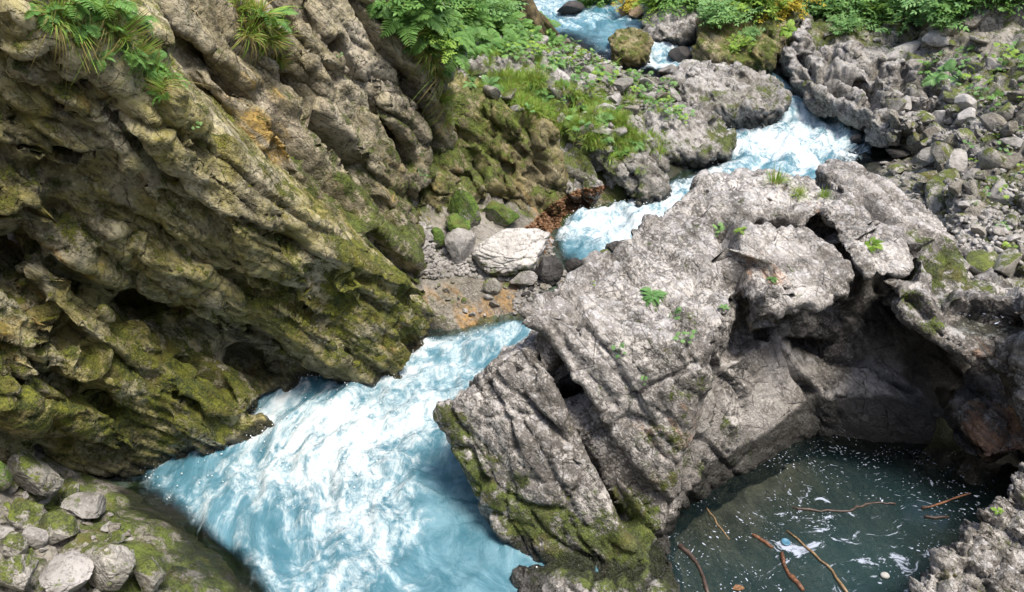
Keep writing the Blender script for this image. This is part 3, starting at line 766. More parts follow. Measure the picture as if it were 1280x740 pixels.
rock_mass('rock_wall', wall_blocks, 0.024, 'wall', 'huge olive leaning rock wall overhanging the rapid, with diagonal mossy beds', 'rock wall', wall_moss,
          [(60, 340, .25, .55), (100, 390, .22, .45), (30, 420, .2, .45), (500, 420, .18, .75), (515, 440, .15, .9), (350, 505, .12, .6), (130, 150, .3, .25)], moss0=.42, L=.30, seed=3, amp=1.0, cracks=wall_cracks, beds=.15, bed_t=.42, sm=1, blocky=.42, wet_shade_spots=[(300, 430, .25, .75), (265, 405, .2, .7), (335, 462, .25, .75), (60, 322, .15, .6), (15, 300, .15, .6), (100, 345, .15, .5), (200, 370, .2, .3), (400, 460, .25, .6), (470, 465, .2, .6), (150, 555, .3, .6), (60, 420, .15, .3), (170, 190, .15, .3), (300, 300, .4, 0), (100, 150, .4, 0), (400, 350, .3, 0), (150, 450, .25, 0), (250, 500, .25, 0)])  # the dark spots paint shade into hollows and under the overhang

rock_mass('rock_wall_back', back_blocks, 0.028, 'wall_back', 'tall steep rock face of upright slabs with ferns along its top', 'rock face',
          [(280, 90, .4, .1), (330, 150, .3, .25), (420, 250, .4, .7), (470, 300, .4, .9), (520, 350, .4, .9), (400, 50, .4, .1), (450, 120, .4, .35), (500, 200, .4, .55), (520, 240, .3, .7), (540, 120, .3, .5), (550, 200, .3, .7), (350, 60, .3, .2), (430, 170, .3, .4), (480, 60, .3, .1)],
          [(305, 165, .25, .95), (330, 190, .25, .9), (290, 130, .2, .5), (330, 120, .2, .5), (500, 225, .3, .5), (540, 150, .2, .5), (350, 130, .2, .4)], moss0=.3, L=.34, seed=13, beds=.13, bed_t=.5, sm=1, blocky=.42, wet_shade_spots=[(260, 135, .12, .6), (395, 205, .15, .6), (525, 150, .15, .5), (300, 80, .4, 0), (450, 150, .4, 0), (480, 60, .4, 0), (350, 150, .3, 0), (430, 280, .3, 0), (300, 180, .3, 0)], cracks=[  # dark spots here are shade painted into the gaps between slabs
              ([(182, 3), (203, 37), (250, 74), (297, 111), (307, 118)], .05, .2, .05), ([(233, 111), (260, 135), (284, 152)], .06, .22, .05), ([(351, 78), (365, 111), (388, 145), (415, 172), (450, 205)], .05, .25, .05), ([(355, 165), (388, 199), (419, 236), (450, 270)], .08, .28, .06),
              ([(420, 57), (440, 105), (464, 138), (494, 179), (511, 203)], .05, .25, .06), ([(504, 95), (528, 135), (535, 169), (540, 200)], .07, .28, .05), ([(420, 189), (447, 216), (471, 250), (500, 290)], .05, .2, .05), ([(300, 20), (330, 60), (360, 80)], .04, .12, .05), ([(375, 10), (400, 60), (420, 100)], .04, .15, .05),
              ([(440, 0), (470, 60), (500, 90)], .04, .15, .04), ([(300, 190), (340, 225), (380, 260), (430, 300)], .05, .18, .05), ([(460, 290), (500, 330), (530, 350)], .04, .14, .05)])

rock_mass('rock_outcrop', out_blocks, 0.03, 'outcrop', 'broad olive brown outcrop below the grassy bank, above the mossy round stones', 'rock outcrop',
          [(600, 170, .4, .75), (560, 180, .4, .8), (650, 180, .35, .6), (680, 210, .3, .2), (590, 230, .3, .6), (640, 250, .3, .35), (690, 160, .2, .3), (650, 130, .3, .8), (690, 250, .2, .6)],
          [(620, 200, .3, .3), (560, 230, .3, .4), (650, 240, .25, .35)], moss0=.45, L=.3, seed=23, wet_hi=.1, beds=.08, cracks=[([(590, 190), (600, 220), (620, 245), (650, 275)], .05, .2, .05), ([(655, 150), (665, 180), (680, 215)], .04, .12, .04), ([(600, 250), (640, 268)], .05, .15, .05), ([(560, 160), (600, 180), (640, 215)], .04, .1, .05)])
rock_mass('rock_outcrop_2', with_plates([
    block([(712, 160, 10.45), (755, 148, 10.75), (800, 162, 10.9), (832, 212, 10.75), (828, 248, 10.25), (800, 256, 10.1), (768, 222, 10.15), (735, 190, 10.3)], (.1, .8, -.1), down=.05),
    block([(690, 180, 10.3), (728, 195, 10.3), (745, 235, 10.0), (715, 245, 9.95), (695, 225, 10.1)], (.05, .7, 0), down=.2),
    block([(785, 205, 10.7), (818, 205, 10.9), (826, 236, 10.6), (812, 252, 10.2), (790, 250, 10.3)], (0, .5, 0), down=.3)], [], [([(715, 165), (800, 165), (835, 215), (825, 250), (770, 220)], 16, 35, 16, 44, 8, 18, .03, .1)]), 0.028, 'far',
    'undercut pale block with mossy top and black gap, left of the small side channel', 'rock outcrop',
    [(745, 165, .25, .8), (795, 190, .25, .0), (810, 245, .2, .6), (735, 205, .2, .7), (820, 215, .25, .0), (770, 200, .15, .5)], [(815, 235, .15, .3)], moss0=.4, L=.28, seed=29, wet_hi=.25)

DN = (0, .8, -.1)
boulder_blocks = [
    # lower block with the left tip over the rapid
    block([(545, 520, 5.75), (572, 490, 5.85), (655, 424, 5.8), (692, 470, 5.6), (762, 560, 5.4), (828, 648, 5.1), (822, 700, 4.95), (808, 735, 4.78), (700, 715, 4.95), (640, 690, 5.15), (603, 605, 5.55), (585, 570, 5.6)], (.55, 1.1, -.1), down=.15),
    block([(640, 690, 5.2), (700, 715, 5.0), (815, 738, 4.8), (825, 690, 5.0), (700, 640, 5.3), (610, 600, 5.6)], (.4, .9, -.3), down=.7),
    # upper slab
    block([(645, 386, 5.9), (725, 345, 6.3), (795, 298, 6.85), (868, 238, 7.65), (955, 262, 7.2), (925, 330, 6.4), (915, 380, 5.95), (885, 440, 5.5), (868, 500, 5.45), (855, 560, 5.4), (838, 636, 5.2), (790, 580, 5.35), (710, 470, 5.6), (652, 408, 5.82)], (.35, .55, -.55), shrink=.8),
    # front nose corner between them
    block([(770, 555, 5.5), (828, 620, 5.25), (840, 640, 5.25), (832, 660, 5.2), (790, 620, 5.35)], (.3, .5, -.1)),
    # flat crown
    block([(872, 222, 7.9), (930, 212, 8.15), (1010, 218, 8.0), (1035, 250, 7.45), (1015, 276, 7.1), (960, 272, 7.1), (905, 262, 7.3)], (.05, .35, -.6)),
    # middle block with its smooth underside
    block([(925, 296, 6.75), (960, 283, 6.95), (1005, 282, 6.95), (1045, 305, 6.7), (1066, 345, 6.35), (1058, 372, 6.25), (1000, 400, 6.05), (945, 398, 5.95), (922, 345, 6.25)], (.0, .9, -.25), shrink=.8),
    # right block
    block([(1030, 262, 7.2), (1060, 245, 7.45), (1108, 285, 6.95), (1142, 328, 6.55), (1132, 345, 6.45), (1085, 345, 6.4), (1055, 312, 6.65)], (.15, .9, -.25), shrink=.85),
    # crest behind
    block([(1020, 208, 8.3), (1065, 202, 8.5), (1105, 222, 8.2), (1160, 260, 7.7), (1195, 295, 7.3), (1210, 335, 6.95), (1170, 345, 6.7), (1125, 290, 7.05), (1060, 245, 7.6)], (.15, .5, -.7)),
    block([(1150, 285, 7.2), (1175, 290, 7.25), (1200, 330, 6.95), (1215, 375, 6.6), (1190, 395, 6.35), (1150, 370, 6.4)], (.15, .6, -.3), down=.3),
    # right wing with the arch
    block([(1120, 362, 6.35), (1160, 372, 6.3), (1215, 392, 6.2), (1250, 415, 6.0), (1290, 405, 5.95), (1380, 380, 5.9), (1380, 460, 5.6), (1270, 472, 5.75), (1235, 462, 5.85), (1170, 425, 6.05), (1130, 395, 6.2)], (.1, .8, -.25), shrink=.85),
    block([(1275, 390, 5.6), (1380, 340, 5.7), (1380, 640, 5.3), (1290, 600, 5.6), (1270, 470, 5.65)], (.3, .8, -.3)),
    # walls round the pool
    block([(862, 540, 5.55), (890, 470, 5.8), (965, 425, 6.5), (1010, 455, 6.75), (1035, 525, 6.75), (960, 575, 6.35), (890, 605, 5.95), (845, 640, 5.55)], (.3, 1.0, -.1), down=.4),
    block([(985, 458, 6.7), (1040, 434, 6.9), (1110, 462, 6.8), (1180, 512, 6.55), (1168, 545, 6.45), (1100, 538, 6.48), (1035, 522, 6.6)], (.3, .9, -.1), down=.4),
    block([(1190, 505, 6.4), (1225, 500, 6.3), (1248, 520, 6.12), (1278, 562, 5.8), (1232, 572, 5.82), (1200, 545, 6.15)], (.35, .5, .1), down=.2),
    [np.array(q_) for q_ in [(1.5, 6.6, 1.0), (2.9, 6.8, 1.0), (1.5, 6.75, 1.62), (2.9, 6.9, 1.66), (1.6, 7.8, 1.72), (3.2, 7.7, 1.75), (1.6, 7.8, .6), (3.2, 7.7, .6)]],
    [Z(*q_) for q_ in [(640, 712, .05), (700, 722, .12), (770, 738, .16), (826, 735, .16), (846, 690, .1), (862, 745, .08), (840, 830, .05), (660, 770, .02)]] + [Z(*q_) + np.array([0, .1, -.7]) for q_ in [(640, 712, .05), (770, 738, .16), (846, 690, .1), (862, 745, .08), (840, 830, .05), (660, 770, .02)]],
    # the dark core behind
    block([(900, 285, 7.7), (1020, 290, 7.6), (1150, 330, 7.5), (1380, 400, 6.9), (1400, 560, 6.9), (1180, 560, 7.3), (1000, 520, 7.4), (930, 400, 7.0)], (.2, 1.0, -.3)),
]
rock_mass('boulder', boulder_blocks, 0.024, 'boulder', 'massive grey split boulder between the white rapid and the dark pool', 'boulder',
          [(640, 620, .25, .8), (700, 660, .3, .85), (780, 700, .3, 1.0), (780, 640, .2, .75), (720, 600, .2, .5), (630, 590, .2, .6), (570, 540, .2, 1.0), (590, 590, .2, .95), (620, 500, .4, .0), (700, 560, .35, .1), (740, 640, .2, .35), (660, 600, .15, .2), (750, 400, .5, .0), (850, 380, .4, .12), (820, 500, .3, .3), (870, 520, .3, .45), (880, 570, .25, .4), (920, 540, .2, .35), (1000, 240, .5, .0), (1080, 300, .3, .0),
           (950, 250, .3, .15), (1180, 330, .25, .8), (1200, 360, .2, .7), (1160, 380, .2, .5), (1000, 350, .3, .1), (980, 390, .2, .1), (1100, 500, .4, -.3), (1050, 460, .3, -.3), (960, 480, .3, -.1), (1240, 540, .3, -.3), (1180, 260, .3, .0), (840, 600, .2, .5), (930, 560, .2, .5)],
          [(960, 330, .18, .6), (1000, 315, .15, .3), (860, 540, .25, .55), (840, 600, .2, .4), (1240, 540, .22, 1.0), (1220, 450, .15, .7), (1200, 310, .15, .5), (1030, 275, .15, .4), (660, 640, .12, .5)],
          smooth=[(960, 510, 6.4, .75, .25), (1100, 500, 7.0, .9, .3), (1000, 395, 6.2, .35, .3), (880, 540, 5.6, .5, .35), (1110, 345, 6.6, .25, .4)],
          moss0=.1, L=.34, seed=43, wet_shade_spots=[(1000, 425, .3, .75), (1090, 400, .35, .75), (1160, 450, .3, .85), (1210, 480, .25, .85), (1160, 520, .2, .2), (1130, 480, .2, .0), (1080, 480, .3, .0), (1040, 460, .2, .1), (1050, 430, .2, .6), (960, 560, .2, .6), (890, 600, .2, .6), (1020, 500, .2, .45), (980, 455, .3, .5), (1000, 395, .2, .5), (900, 480, .3, .1), (930, 340, .3, 0), (1000, 330, .3, 0), (1100, 310, .3, 0), (1220, 410, .3, 0), (1245, 540, .25, -.3), (1200, 560, .12, .6)], blocky=.7, wet_hi=.24, beds=.035, cracks=[
              ([(1200, 392), (1240, 397), (1275, 398)], .1, .13, 0), ([(870, 268), (901, 272), (961, 276), (1015, 281)], .05, .16, .03), ([(1012, 278), (1049, 304), (1066, 338), (1068, 361), (1049, 385)], .055, .22, .0), ([(1083, 250), (1107, 270), (1137, 304), (1140, 340)], .05, .22, .0),
              ([(901, 270), (912, 310), (922, 345), (931, 372), (951, 399), (957, 420)], .06, .22, .0), ([(965, 402), (1019, 389), (1046, 385)], .05, .12, .04), ([(1012, 429), (1039, 449), (1086, 449), (1137, 483)], .04, .15, .03), ([(985, 443), (992, 463), (1012, 490)], .03, .12, .0),
              ([(641, 394), (663, 421), (690, 451), (714, 492), (730, 547), (755, 581), (778, 618), (797, 652)], .055, .26, .04), ([(721, 490), (761, 558), (785, 590), (826, 637)], .05, .22, .04), ([(656, 497), (677, 524), (707, 554)], .02, .06, .02), ([(610, 480), (640, 520), (650, 560)], .02, .05, .02),
              ([(1150, 300), (1172, 340), (1180, 375)], .05, .15, .0), ([(1100, 360), (1140, 372), (1160, 395)], .04, .12, .0), ([(720, 400), (760, 440), (800, 500)], .02, .04, .03), ([(780, 340), (830, 370), (868, 420)], .025, .05, .03), ([(1040, 225), (1075, 240), (1100, 262)], .03, .08, .03), ([(560, 560), (590, 560), (605, 600)], .03, .06, 0)])

rock_mass('boulder_near', [block([(1135, 745, 4.25), (1165, 712, 4.4), (1225, 655, 4.6), (1285, 585, 4.75), (1380, 540, 4.9), (1450, 700, 4.3), (1400, 860, 3.6), (1120, 860, 3.9)], (.4, .5, -.4), down=1.2)], 0.02, 'boulder',
          'speckled pale boulder cut by the photo corner, in front of the dark pool', 'boulder', [(1200, 720, .2, .4), (1270, 650, .2, .3), (1250, 700, .2, .2)], moss0=.1, L=.2, seed=61, wet_hi=.1)

# rock steps and blocks up the stream
def far_block(name, pts, back, label, moss, moss0=.3, mat='far', down=.3, seed=0, ochre=(), L=.3, voxel=.03, blocky=.65, wet_hi=.22, beds=.08, cracks=(), plates=14, pang=-25):
    return rock_mass(name, with_plates([block(p, back, down=down) for p in pts], [], [([(x, y) for x, y, _ in p], max(4, plates // len(pts)), pang, 12, 40, 6, 14, .03, .1) for p in pts]), voxel, mat, label, 'boulder' if 'boulder' in name else 'rock ledge', moss, ochre, moss0=moss0, L=L, seed=seed, blocky=blocky, wet_hi=wet_hi, beds=beds, bed_t=.17, cracks=cracks)
far_block('boulder_mid', [[(838, 92, 13.3), (880, 80, 13.7), (925, 84, 13.7), (970, 100, 13.3), (984, 118, 13.0), (980, 138, 12.7), (920, 135, 12.5), (860, 128, 12.6)]], (0, .7, -.1),
          'long dark backed grey boulder where the stream bends between two white chutes', [(960, 110, .3, .45), (900, 128, .3, .5), (860, 90, .3, .0), (930, 92, .3, .0)], .2, seed=71, wet_hi=.5)
far_block('boulder_pale', [[(830, 140, 12.0), (870, 130, 12.3), (905, 145, 12.1), (918, 165, 11.8), (912, 190, 11.4), (880, 195, 11.2), (830, 185, 11.2), (815, 160, 11.5)]], (-.1, .7, -.1),
          'pale cracked boulder with dark mossy right end beside the wide pool', [(910, 170, .25, .8), (850, 150, .3, .0), (860, 185, .25, .5)], .2, seed=73)
far_block('boulder_dark', [[(762, 55, 14.9), (775, 42, 15.1), (800, 39, 15.2), (814, 48, 15.1), (812, 62, 14.8), (795, 70, 14.5), (768, 70, 14.5)]], (0, .5, 0),
          'round dark mossy boulder at the left of the upper white cascade', [(785, 50, .3, .5)], .4, 'outcrop', seed=79, L=.2, wet_hi=.2)
far_block('boulder_mossy', [[(872, 50, 14.6), (880, 25, 15.1), (930, 5, 15.6), (985, 5, 15.6), (990, 40, 14.9), (965, 72, 14.2), (920, 78, 14.1), (885, 68, 14.3)]], (.1, .9, .2),
          'big olive mossy block under bushes, above the far bend of the stream', [(900, 50, .4, .5), (940, 60, .4, .7), (960, 30, .4, .6), (890, 35, .3, .2)], .5, 'outcrop', seed=83, ochre=[(930, 40, .5, .5)])
far_block('rock_ledge', [[(800, 40, 15.6), (830, 12, 16.3), (868, 8, 16.4), (872, 40, 15.6), (860, 50, 15.2), (820, 48, 15.3)]], (.1, .8, .2),
          'layered grey rock ledge right above the upper white cascade', [(830, 30, .4, .0)], .05, seed=89, L=.18)
far_block('rock_ledge_2', [[(985, 60, 14.4), (1000, 30, 14.9), (1012, 25, 14.9), (1014, 75, 14.1), (1010, 105, 13.4), (992, 100, 13.6)],
                           [(1005, 75, 14.0), (1050, 55, 14.2), (1110, 70, 13.7), (1150, 95, 13.0), (1110, 110, 12.9), (1020, 112, 13.1)],
                           [(1005, 95, 13.5), (1050, 95, 13.3), (1075, 118, 12.7), (1060, 128, 12.5), (1020, 118, 12.9)],
                           [(1055, 115, 12.9), (1100, 100, 13.0), (1150, 115, 12.3), (1165, 140, 11.9), (1110, 140, 11.9), (1065, 135, 12.3)],
                           [(1090, 145, 11.9), (1130, 140, 11.9), (1150, 155, 11.5), (1120, 165, 11.4), (1095, 160, 11.6)]], (.2, .7, -.05),
          'row of grey layered rock ledges dropping into the chute on the far right bank', [(1080, 90, .5, .0), (1120, 130, .5, .25), (1010, 110, .3, .4), (1150, 110, .3, .4)], .1, seed=97, L=.26, wet_hi=.3, beds=.08, plates=60, cracks=[([(1012, 60), (1060, 75), (1100, 95), (1160, 100)], .06, .25, .05), ([(1000, 95), (1050, 95), (1090, 110), (1150, 125)], .06, .25, .06), ([(1040, 60), (1030, 100), (1050, 120)], .05, .2, 0), ([(1100, 75), (1085, 110), (1100, 140)], .05, .2, 0), ([(1060, 118), (1110, 135), (1160, 140)], .05, .2, .05), ([(1130, 85), (1130, 130)], .04, .15, 0), ([(990, 60), (1010, 80), (1020, 105)], .05, .2, .03)])
far_block('rock_ledge_7', [[(1168, 172, 10.9), (1230, 158, 10.9), (1300, 170, 10.0), (1310, 205, 9.5), (1220, 212, 9.9), (1180, 195, 10.3)]], (.1, .5, -.05),
          'broad pale mossy slab of bedrock breaking through the scree of the right bank', [(1250, 180, .3, .5), (1200, 185, .2, .1)], .3, seed=113, L=.2, plates=24)
far_block('rock_ledge_8', [[(1180, 298, 8.2), (1225, 290, 8.3), (1290, 305, 7.8), (1300, 335, 7.4), (1225, 330, 7.7), (1190, 318, 7.9)]], (.1, .5, -.05),
          'pale and mossy bedrock step right behind the crest of the split boulder', [(1250, 315, .3, .6), (1205, 305, .2, .1)], .3, seed=115, L=.2, plates=20)
far_block('rock_ledge_6', [[(572, 72, 11.0), (600, 62, 11.3), (650, 66, 11.5), (715, 92, 11.5), (738, 112, 11.2), (690, 112, 11.0), (630, 100, 10.9), (585, 92, 10.8)]], (0, .6, .05),
          'pale grey band of bare rock crossing the slope between the ferns and the bank grass', [(650, 85, .4, .0)], .05, seed=111, L=.2)
far_block('rock_ledge_3', [[(1150, 75, 13.2), (1200, 65, 13.0), (1280, 85, 12.0), (1340, 110, 11.3), (1290, 130, 11.0), (1190, 105, 12.3)],
                           [(1170, 110, 12.2), (1250, 110, 11.5), (1290, 135, 10.9), (1230, 145, 11.0), (1180, 135, 11.6)]], (.2, .6, -.05),
          'low mossy rock shelf with a bright fern, on the right bank above the scree', [(1250, 100, .4, .6), (1200, 80, .3, .3), (1220, 130, .4, .5)], .4, seed=101, L=.2)
far_block('rock_ledge_4', [[(1195, 245, 8.7), (1240, 225, 9.1), (1300, 240, 8.6), (1300, 300, 8.0), (1230, 290, 8.1), (1195, 275, 8.4)]], (.1, .6, -.05),
          'mossy hummock of bedrock on the right bank behind the split boulder', [(1250, 250, .35, .65), (1215, 270, .3, .2)], .4, seed=103, L=.2)
far_block('rock_ledge_5', [[(1205, 345, 7.6), (1240, 340, 7.6), (1290, 355, 7.2), (1330, 375, 6.9), (1280, 385, 6.9), (1215, 365, 7.2)]], (.1, .4, -.05),
          'narrow pale rock rim above the small brown ledge pool', [(1250, 360, .3, .4)], .3, seed=107, L=.16, down=.4)

# ------------------------------------------------------------------ water
def seg_uv(q):
    a, b = CENTRE[:-1], CENTRE[1:]
    L = np.linalg.norm(b - a, axis=1); acc = np.r_[0, np.cumsum(L)]
    best = np.full(len(q), 1e9); u = np.zeros(len(q)); vv = np.zeros(len(q))
    for i in range(len(a)):
        d = (b[i] - a[i]) / L[i]
        t = np.clip((q - a[i]) @ d, 0, L[i])
        off = q - (a[i] + t[:, None] * d)
        dist = np.linalg.norm(off, axis=1)
        m = dist < best
        best = np.where(m, dist, best); u = np.where(m, acc[i] + t, u)
        vv = np.where(m, dist * np.sign(d[0] * (q - a[i])[:, 1] - d[1] * (q - a[i])[:, 0]), vv)
    return u, vv, best
wxs = axis([(-5.2, 5.6, .025)])
wys = axis([(2.6, 4.2, .04), (4.2, 9, .022), (9, 13, .03), (13, 20, .045), (20, 24, .1)])
X, Y = np.meshgrid(wxs, wys)
q = np.c_[X.ravel(), Y.ravel()]
zz = water_z(q)
def soft_uv(q):
    # blend of the along-stream coordinate over nearby points so that streaks bend smoothly
    us, vs = 0, 0
    for ox, oy in ((0, 0), (.25, 0), (-.25, 0), (0, .25), (0, -.25), (.2, .2), (-.2, -.2)):
        u, v_, _ = seg_uv(q + np.array([ox, oy])); us = us + u; vs = vs + v_
    return us / 7, vs / 7
u, vv = soft_uv(q)
_, _, dist = seg_uv(q)
def field(q, spots, base):
    num = np.full(len(q), base * 0.05); den = np.full(len(q), 0.05)
    for px, py, z, r, val in spots:
        c = Z(px, py, z)[:2]
        w = np.exp(-((q - c) ** 2).sum(1) / (r * r))
        num += w * val; den += w
    return num / den
foam = field(q, [(620, 425, .5, .35, .5), (560, 450, .38, .35, .45), (600, 455, .4, .25, .6), (520, 480, .3, .35, .6), (440, 490, .25, .3, .42), (380, 490, .24, .25, .5), (500, 530, .2, .4, .72), (430, 530, .2, .4, .8), (370, 540, .18, .25, .75), (420, 590, .12, .4, .82), (500, 600, .1, .35, .6), (320, 600, .1, .35, .6), (250, 580, .1, .3, .4), (180, 580, .1, .25, .3), (240, 620, .07, .3, .35),
                 (560, 590, .08, .3, .05), (590, 640, .04, .3, -.05), (570, 690, .02, .3, .15), (470, 660, .05, .3, .62), (400, 650, .05, .3, .65), (340, 680, .03, .3, .45), (300, 660, .03, .3, .35), (440, 720, .01, .3, .62), (520, 730, 0, .25, .4), (380, 720, 0, .3, .4), (600, 720, 0, .2, .1), (520, 560, .15, .3, .55),
                 (770, 280, .8, .35, .8), (720, 290, .8, .3, .55), (850, 260, .87, .4, .62), (900, 225, .93, .4, .6), (960, 180, .98, .6, .8), (1010, 165, 1.02, .5, .75), (950, 210, .95, .4, .42), (1060, 165, 1.02, .4, .5), (1090, 160, 1.03, .3, .4), (1000, 130, 1.2, .5, .5), (960, 105, 1.38, .4, .4), (1040, 140, 1.14, .4, .45), (940, 140, 1.12, .4, .55), (710, 325, .72, .25, .15), (690, 350, .64, .3, .1),
                 (830, 62, 1.65, .35, .62), (800, 70, 1.55, .3, .75), (850, 66, 1.6, .3, .6), (780, 74, 1.52, .3, .7), (740, 40, 1.76, .5, .15), (710, 25, 1.79, .7, .4), (690, 12, 1.82, 1, .55), (760, 50, 1.74, .4, .25), (860, 50, 1.73, .4, .3)], .3)
depth_ = zz - rbf(Tn[:, :2], Tn[:, 2], q)
foam = foam + .1 * (1 - sstep(.1, .4, depth_)) - .5 * (1 - sstep(0, .14, depth_))
opaque = field(q, [(500, 560, .16, 1.2, 1.3), (570, 640, .05, .6, 1.3), (400, 680, .03, .8, 1.3), (620, 420, .5, .5, 1.2), (560, 450, .38, .4, 1.2), (600, 415, .5, .2, .8), (260, 610, .07, .4, 1), (150, 585, .1, .2, .3), (240, 650, .05, .2, .5), (300, 700, .02, .2, .5), (700, 340, .7, .3, .3), (680, 370, .6, .3, .15), (720, 300, .8, .35, .75), (760, 275, .82, .35, 1.2), (850, 260, .87, .5, 1.1), (960, 190, .98, .8, 1.2),
                   (1060, 165, 1.02, .35, 1.0), (1100, 175, 1.02, .3, .3), (1080, 192, 1.0, .3, .3), (1000, 120, 1.25, .8, 1.1), (830, 60, 1.65, .8, 1.1), (740, 42, 1.76, .6, .6), (700, 20, 1.8, 1, 1)], .8)
p3 = np.c_[u * 0.9, vv * 2.0, np.zeros(len(u))]
opaque = opaque * sstep(-.02, .26, depth_) - .3 * (1 - sstep(0, .1, depth_))
turb = np.clip(0.25 + foam * 1.1, .2, 1.1)
def blurred(m, n):
    m = m.reshape(len(wys), len(wxs)).astype(float)
    for _ in range(n):
        m = (m + np.roll(m, 1, 0) + np.roll(m, -1, 0) + np.roll(m, 1, 1) + np.roll(m, -1, 1)) / 5
    return m.ravel()
rockm = np.zeros(len(q))
idx = np.where((dist < 2.6) & (q[:, 1] < 16))[0]
rt = [t for t, nm in TREES if nm != 'ground']
for i in idx:
    o_ = Vector((q[i, 0], q[i, 1], zz[i] - .02))
    for t in rt:
        h_ = t.ray_cast(o_, Vector((0, 0, 1)))
        if h_[0] is not None and h_[1].z > 0:          # inside a rock
            rockm[i] = 1; break
edge_ = np.clip(blurred(rockm, 14) * 2.2, 0, 1)
foam = (foam - .1) * 1.08 + .22 * edge_ * (q[:, 1] > 4.9) * (.4 + .6 * sstep(-.3, .4, fbm(np.c_[q * 2.5, q[:, :1] * 0], 3, 51)))
hz = turb * (0.16 * fbm(p3 * 1.5, 3, 5) + 0.12 * (ridged(p3 * np.array([2.6, 1.5, 1]) + 3 + .3 * noise(p3 * 2, 3)[:, None], 4, 9) - .2) + 0.03 * fbm(np.c_[q * 7, u * 0], 4, 15) + .05 * np.clip(foam, 0, 1) * (ridged(np.c_[q * 4.5, u * 0] + .4 * noise(np.c_[q * 3, u * 0], 8)[:, None], 4, 19) - .35))
lat = 1 - sstep(0.9, 1.9, dist)
zz = zz + hz - .03
keep = (dist < 2.3)
# keep the sheet only where it is not far above the ground (no water hanging past the banks) and away from the pool
pool_side = (q[:, 0] > .95) & (q[:, 1] < 7.6)
keep &= ~pool_side
wf = (np.arange(len(wys) - 1)[:, None] * len(wxs) + np.arange(len(wxs) - 1)[None]).ravel()
wf = np.c_[wf, wf + 1, wf + len(wxs) + 1, wf + len(wxs)]
gdrop = rbf(Tn[:, :2], Tn[:, 2], q)
keep &= (zz > gdrop - .45)
wf = wf[keep[wf].all(1)]
used = np.unique(wf); remap = np.full(len(q), -1); remap[used] = np.arange(len(used))
wv = np.c_[q, zz][used]
me = mesh_np('stream_water', wv, remap[wf], M['water'], {'foam': foam[used], 'opaque': opaque[used]}, uv=np.c_[u, vv][used])
tag(link('stream_water', me), kind='structure')
add_tree(wv, remap[wf], 'stream_water')

wgt = np.clip(foam - .45, 0, 1)[used] + .8 * (edge_ * (foam > .3) * (q[:, 1] > 4.9))[used]
wgt = wgt * (wv[:, 1] < 13) * (.15 + (zz - water_z(q))[used].clip(0, .3) * 5)
pick = rng.choice(len(used), 2600, p=wgt / wgt.sum())
SPRAY = [(wv[i] + np.array([rng.normal(0, .02), rng.normal(0, .02), abs(rng.normal(0, .035)) + .005]), .0025 + .006 * rng.random() ** 2.5) for i in pick]
# pool
pxs = np.arange(.8, 5.0, .03); pys = np.arange(3.6, 8.2, .03)
X, Y = np.meshgrid(pxs, pys); q = np.c_[X.ravel(), Y.ravel()]
ok = np.ones(len(q), bool)
pz = 0.02 + 0.004 * fbm(np.c_[q * 3, q[:, :1] * 0], 3, 33)
f_ = (np.arange(len(pys) - 1)[:, None] * len(pxs) + np.arange(len(pxs) - 1)[None]).ravel()
f_ = np.c_[f_, f_ + 1, f_ + len(pxs) + 1, f_ + len(pxs)]
pf = field(q, [(1010, 650, 0, .35, .8), (1080, 700, 0, .4, .9), (1180, 600, 0, .3, .5), (1000, 690, 0, .4, .7), (900, 640, 0, .4, .2), (900, 700, 0, .4, .5), (950, 560, 0, .4, -.6), (1200, 560, 0, .4, .2)], 0)
po = field(q, [(1060, 700, 0, .4, .95), (1000, 640, 0, .3, .45), (950, 600, 0, .35, .1), (1060, 610, 0, .3, .5), (900, 660, 0, .3, .15), (1100, 640, 0, .35, .6), (1200, 580, 0, .4, .1), (940, 720, 0, .4, .6), (1060, 560, 0, .3, .05)], .2)
pv = np.c_[q, pz]
tag(link('pool_water', mesh_np('pool_water', pv, f_, M['pool'], {'foam': pf, 'opaque': po})), kind='structure')
add_tree(pv, f_, 'pool_water')

# ------------------------------------------------------------------ loose stones, each a thing of its own
def ico(sub):
    bm = bmesh.new(); bmesh.ops.create_icosphere(bm, subdivisions=sub, radius=1.0)
    v = np.array([q.co[:] for q in bm.verts]); f = np.array([[w.index for w in p.verts] for p in bm.faces]); bm.free()
    return v, f
ICO = {k: ico(k) for k in (1, 2, 3, 4, 5, 6)}
def stone_shape(sub, seed, cut=9, ang=.45, rough=1.0, dims=(1, 1, 1)):
    r = np.random.default_rng(seed)
    v, f = ICO[sub]; v = v.copy(); n0 = v.copy()
    for _ in range(cut):
        n = r.normal(size=3); n /= np.linalg.norm(n)
        h = r.uniform(ang, .92)
        e = v @ n - h
        v = v - np.where(e > 0, e * .93, 0)[:, None] * n
    off = r.uniform(-50, 50, 3)
    v = v * (1 + rough * (.09 * fbm(n0 * 1.4 + off, 3, seed) + .05 * (ridged(n0 * 3.2 + off, 3, seed + 3) - .3) + .02 * fbm(n0 * 9 + off, 3, seed + 5)))[:, None]
    if sub >= 5:
        f1, f2, c = worley(n0 * np.array([1.4, 1.4, 3.0]) + off, seed)
        v = v * (1 - .05 * np.exp(-((f2 - f1) / .07) ** 2))[:, None]
    return v * np.asarray(dims), f
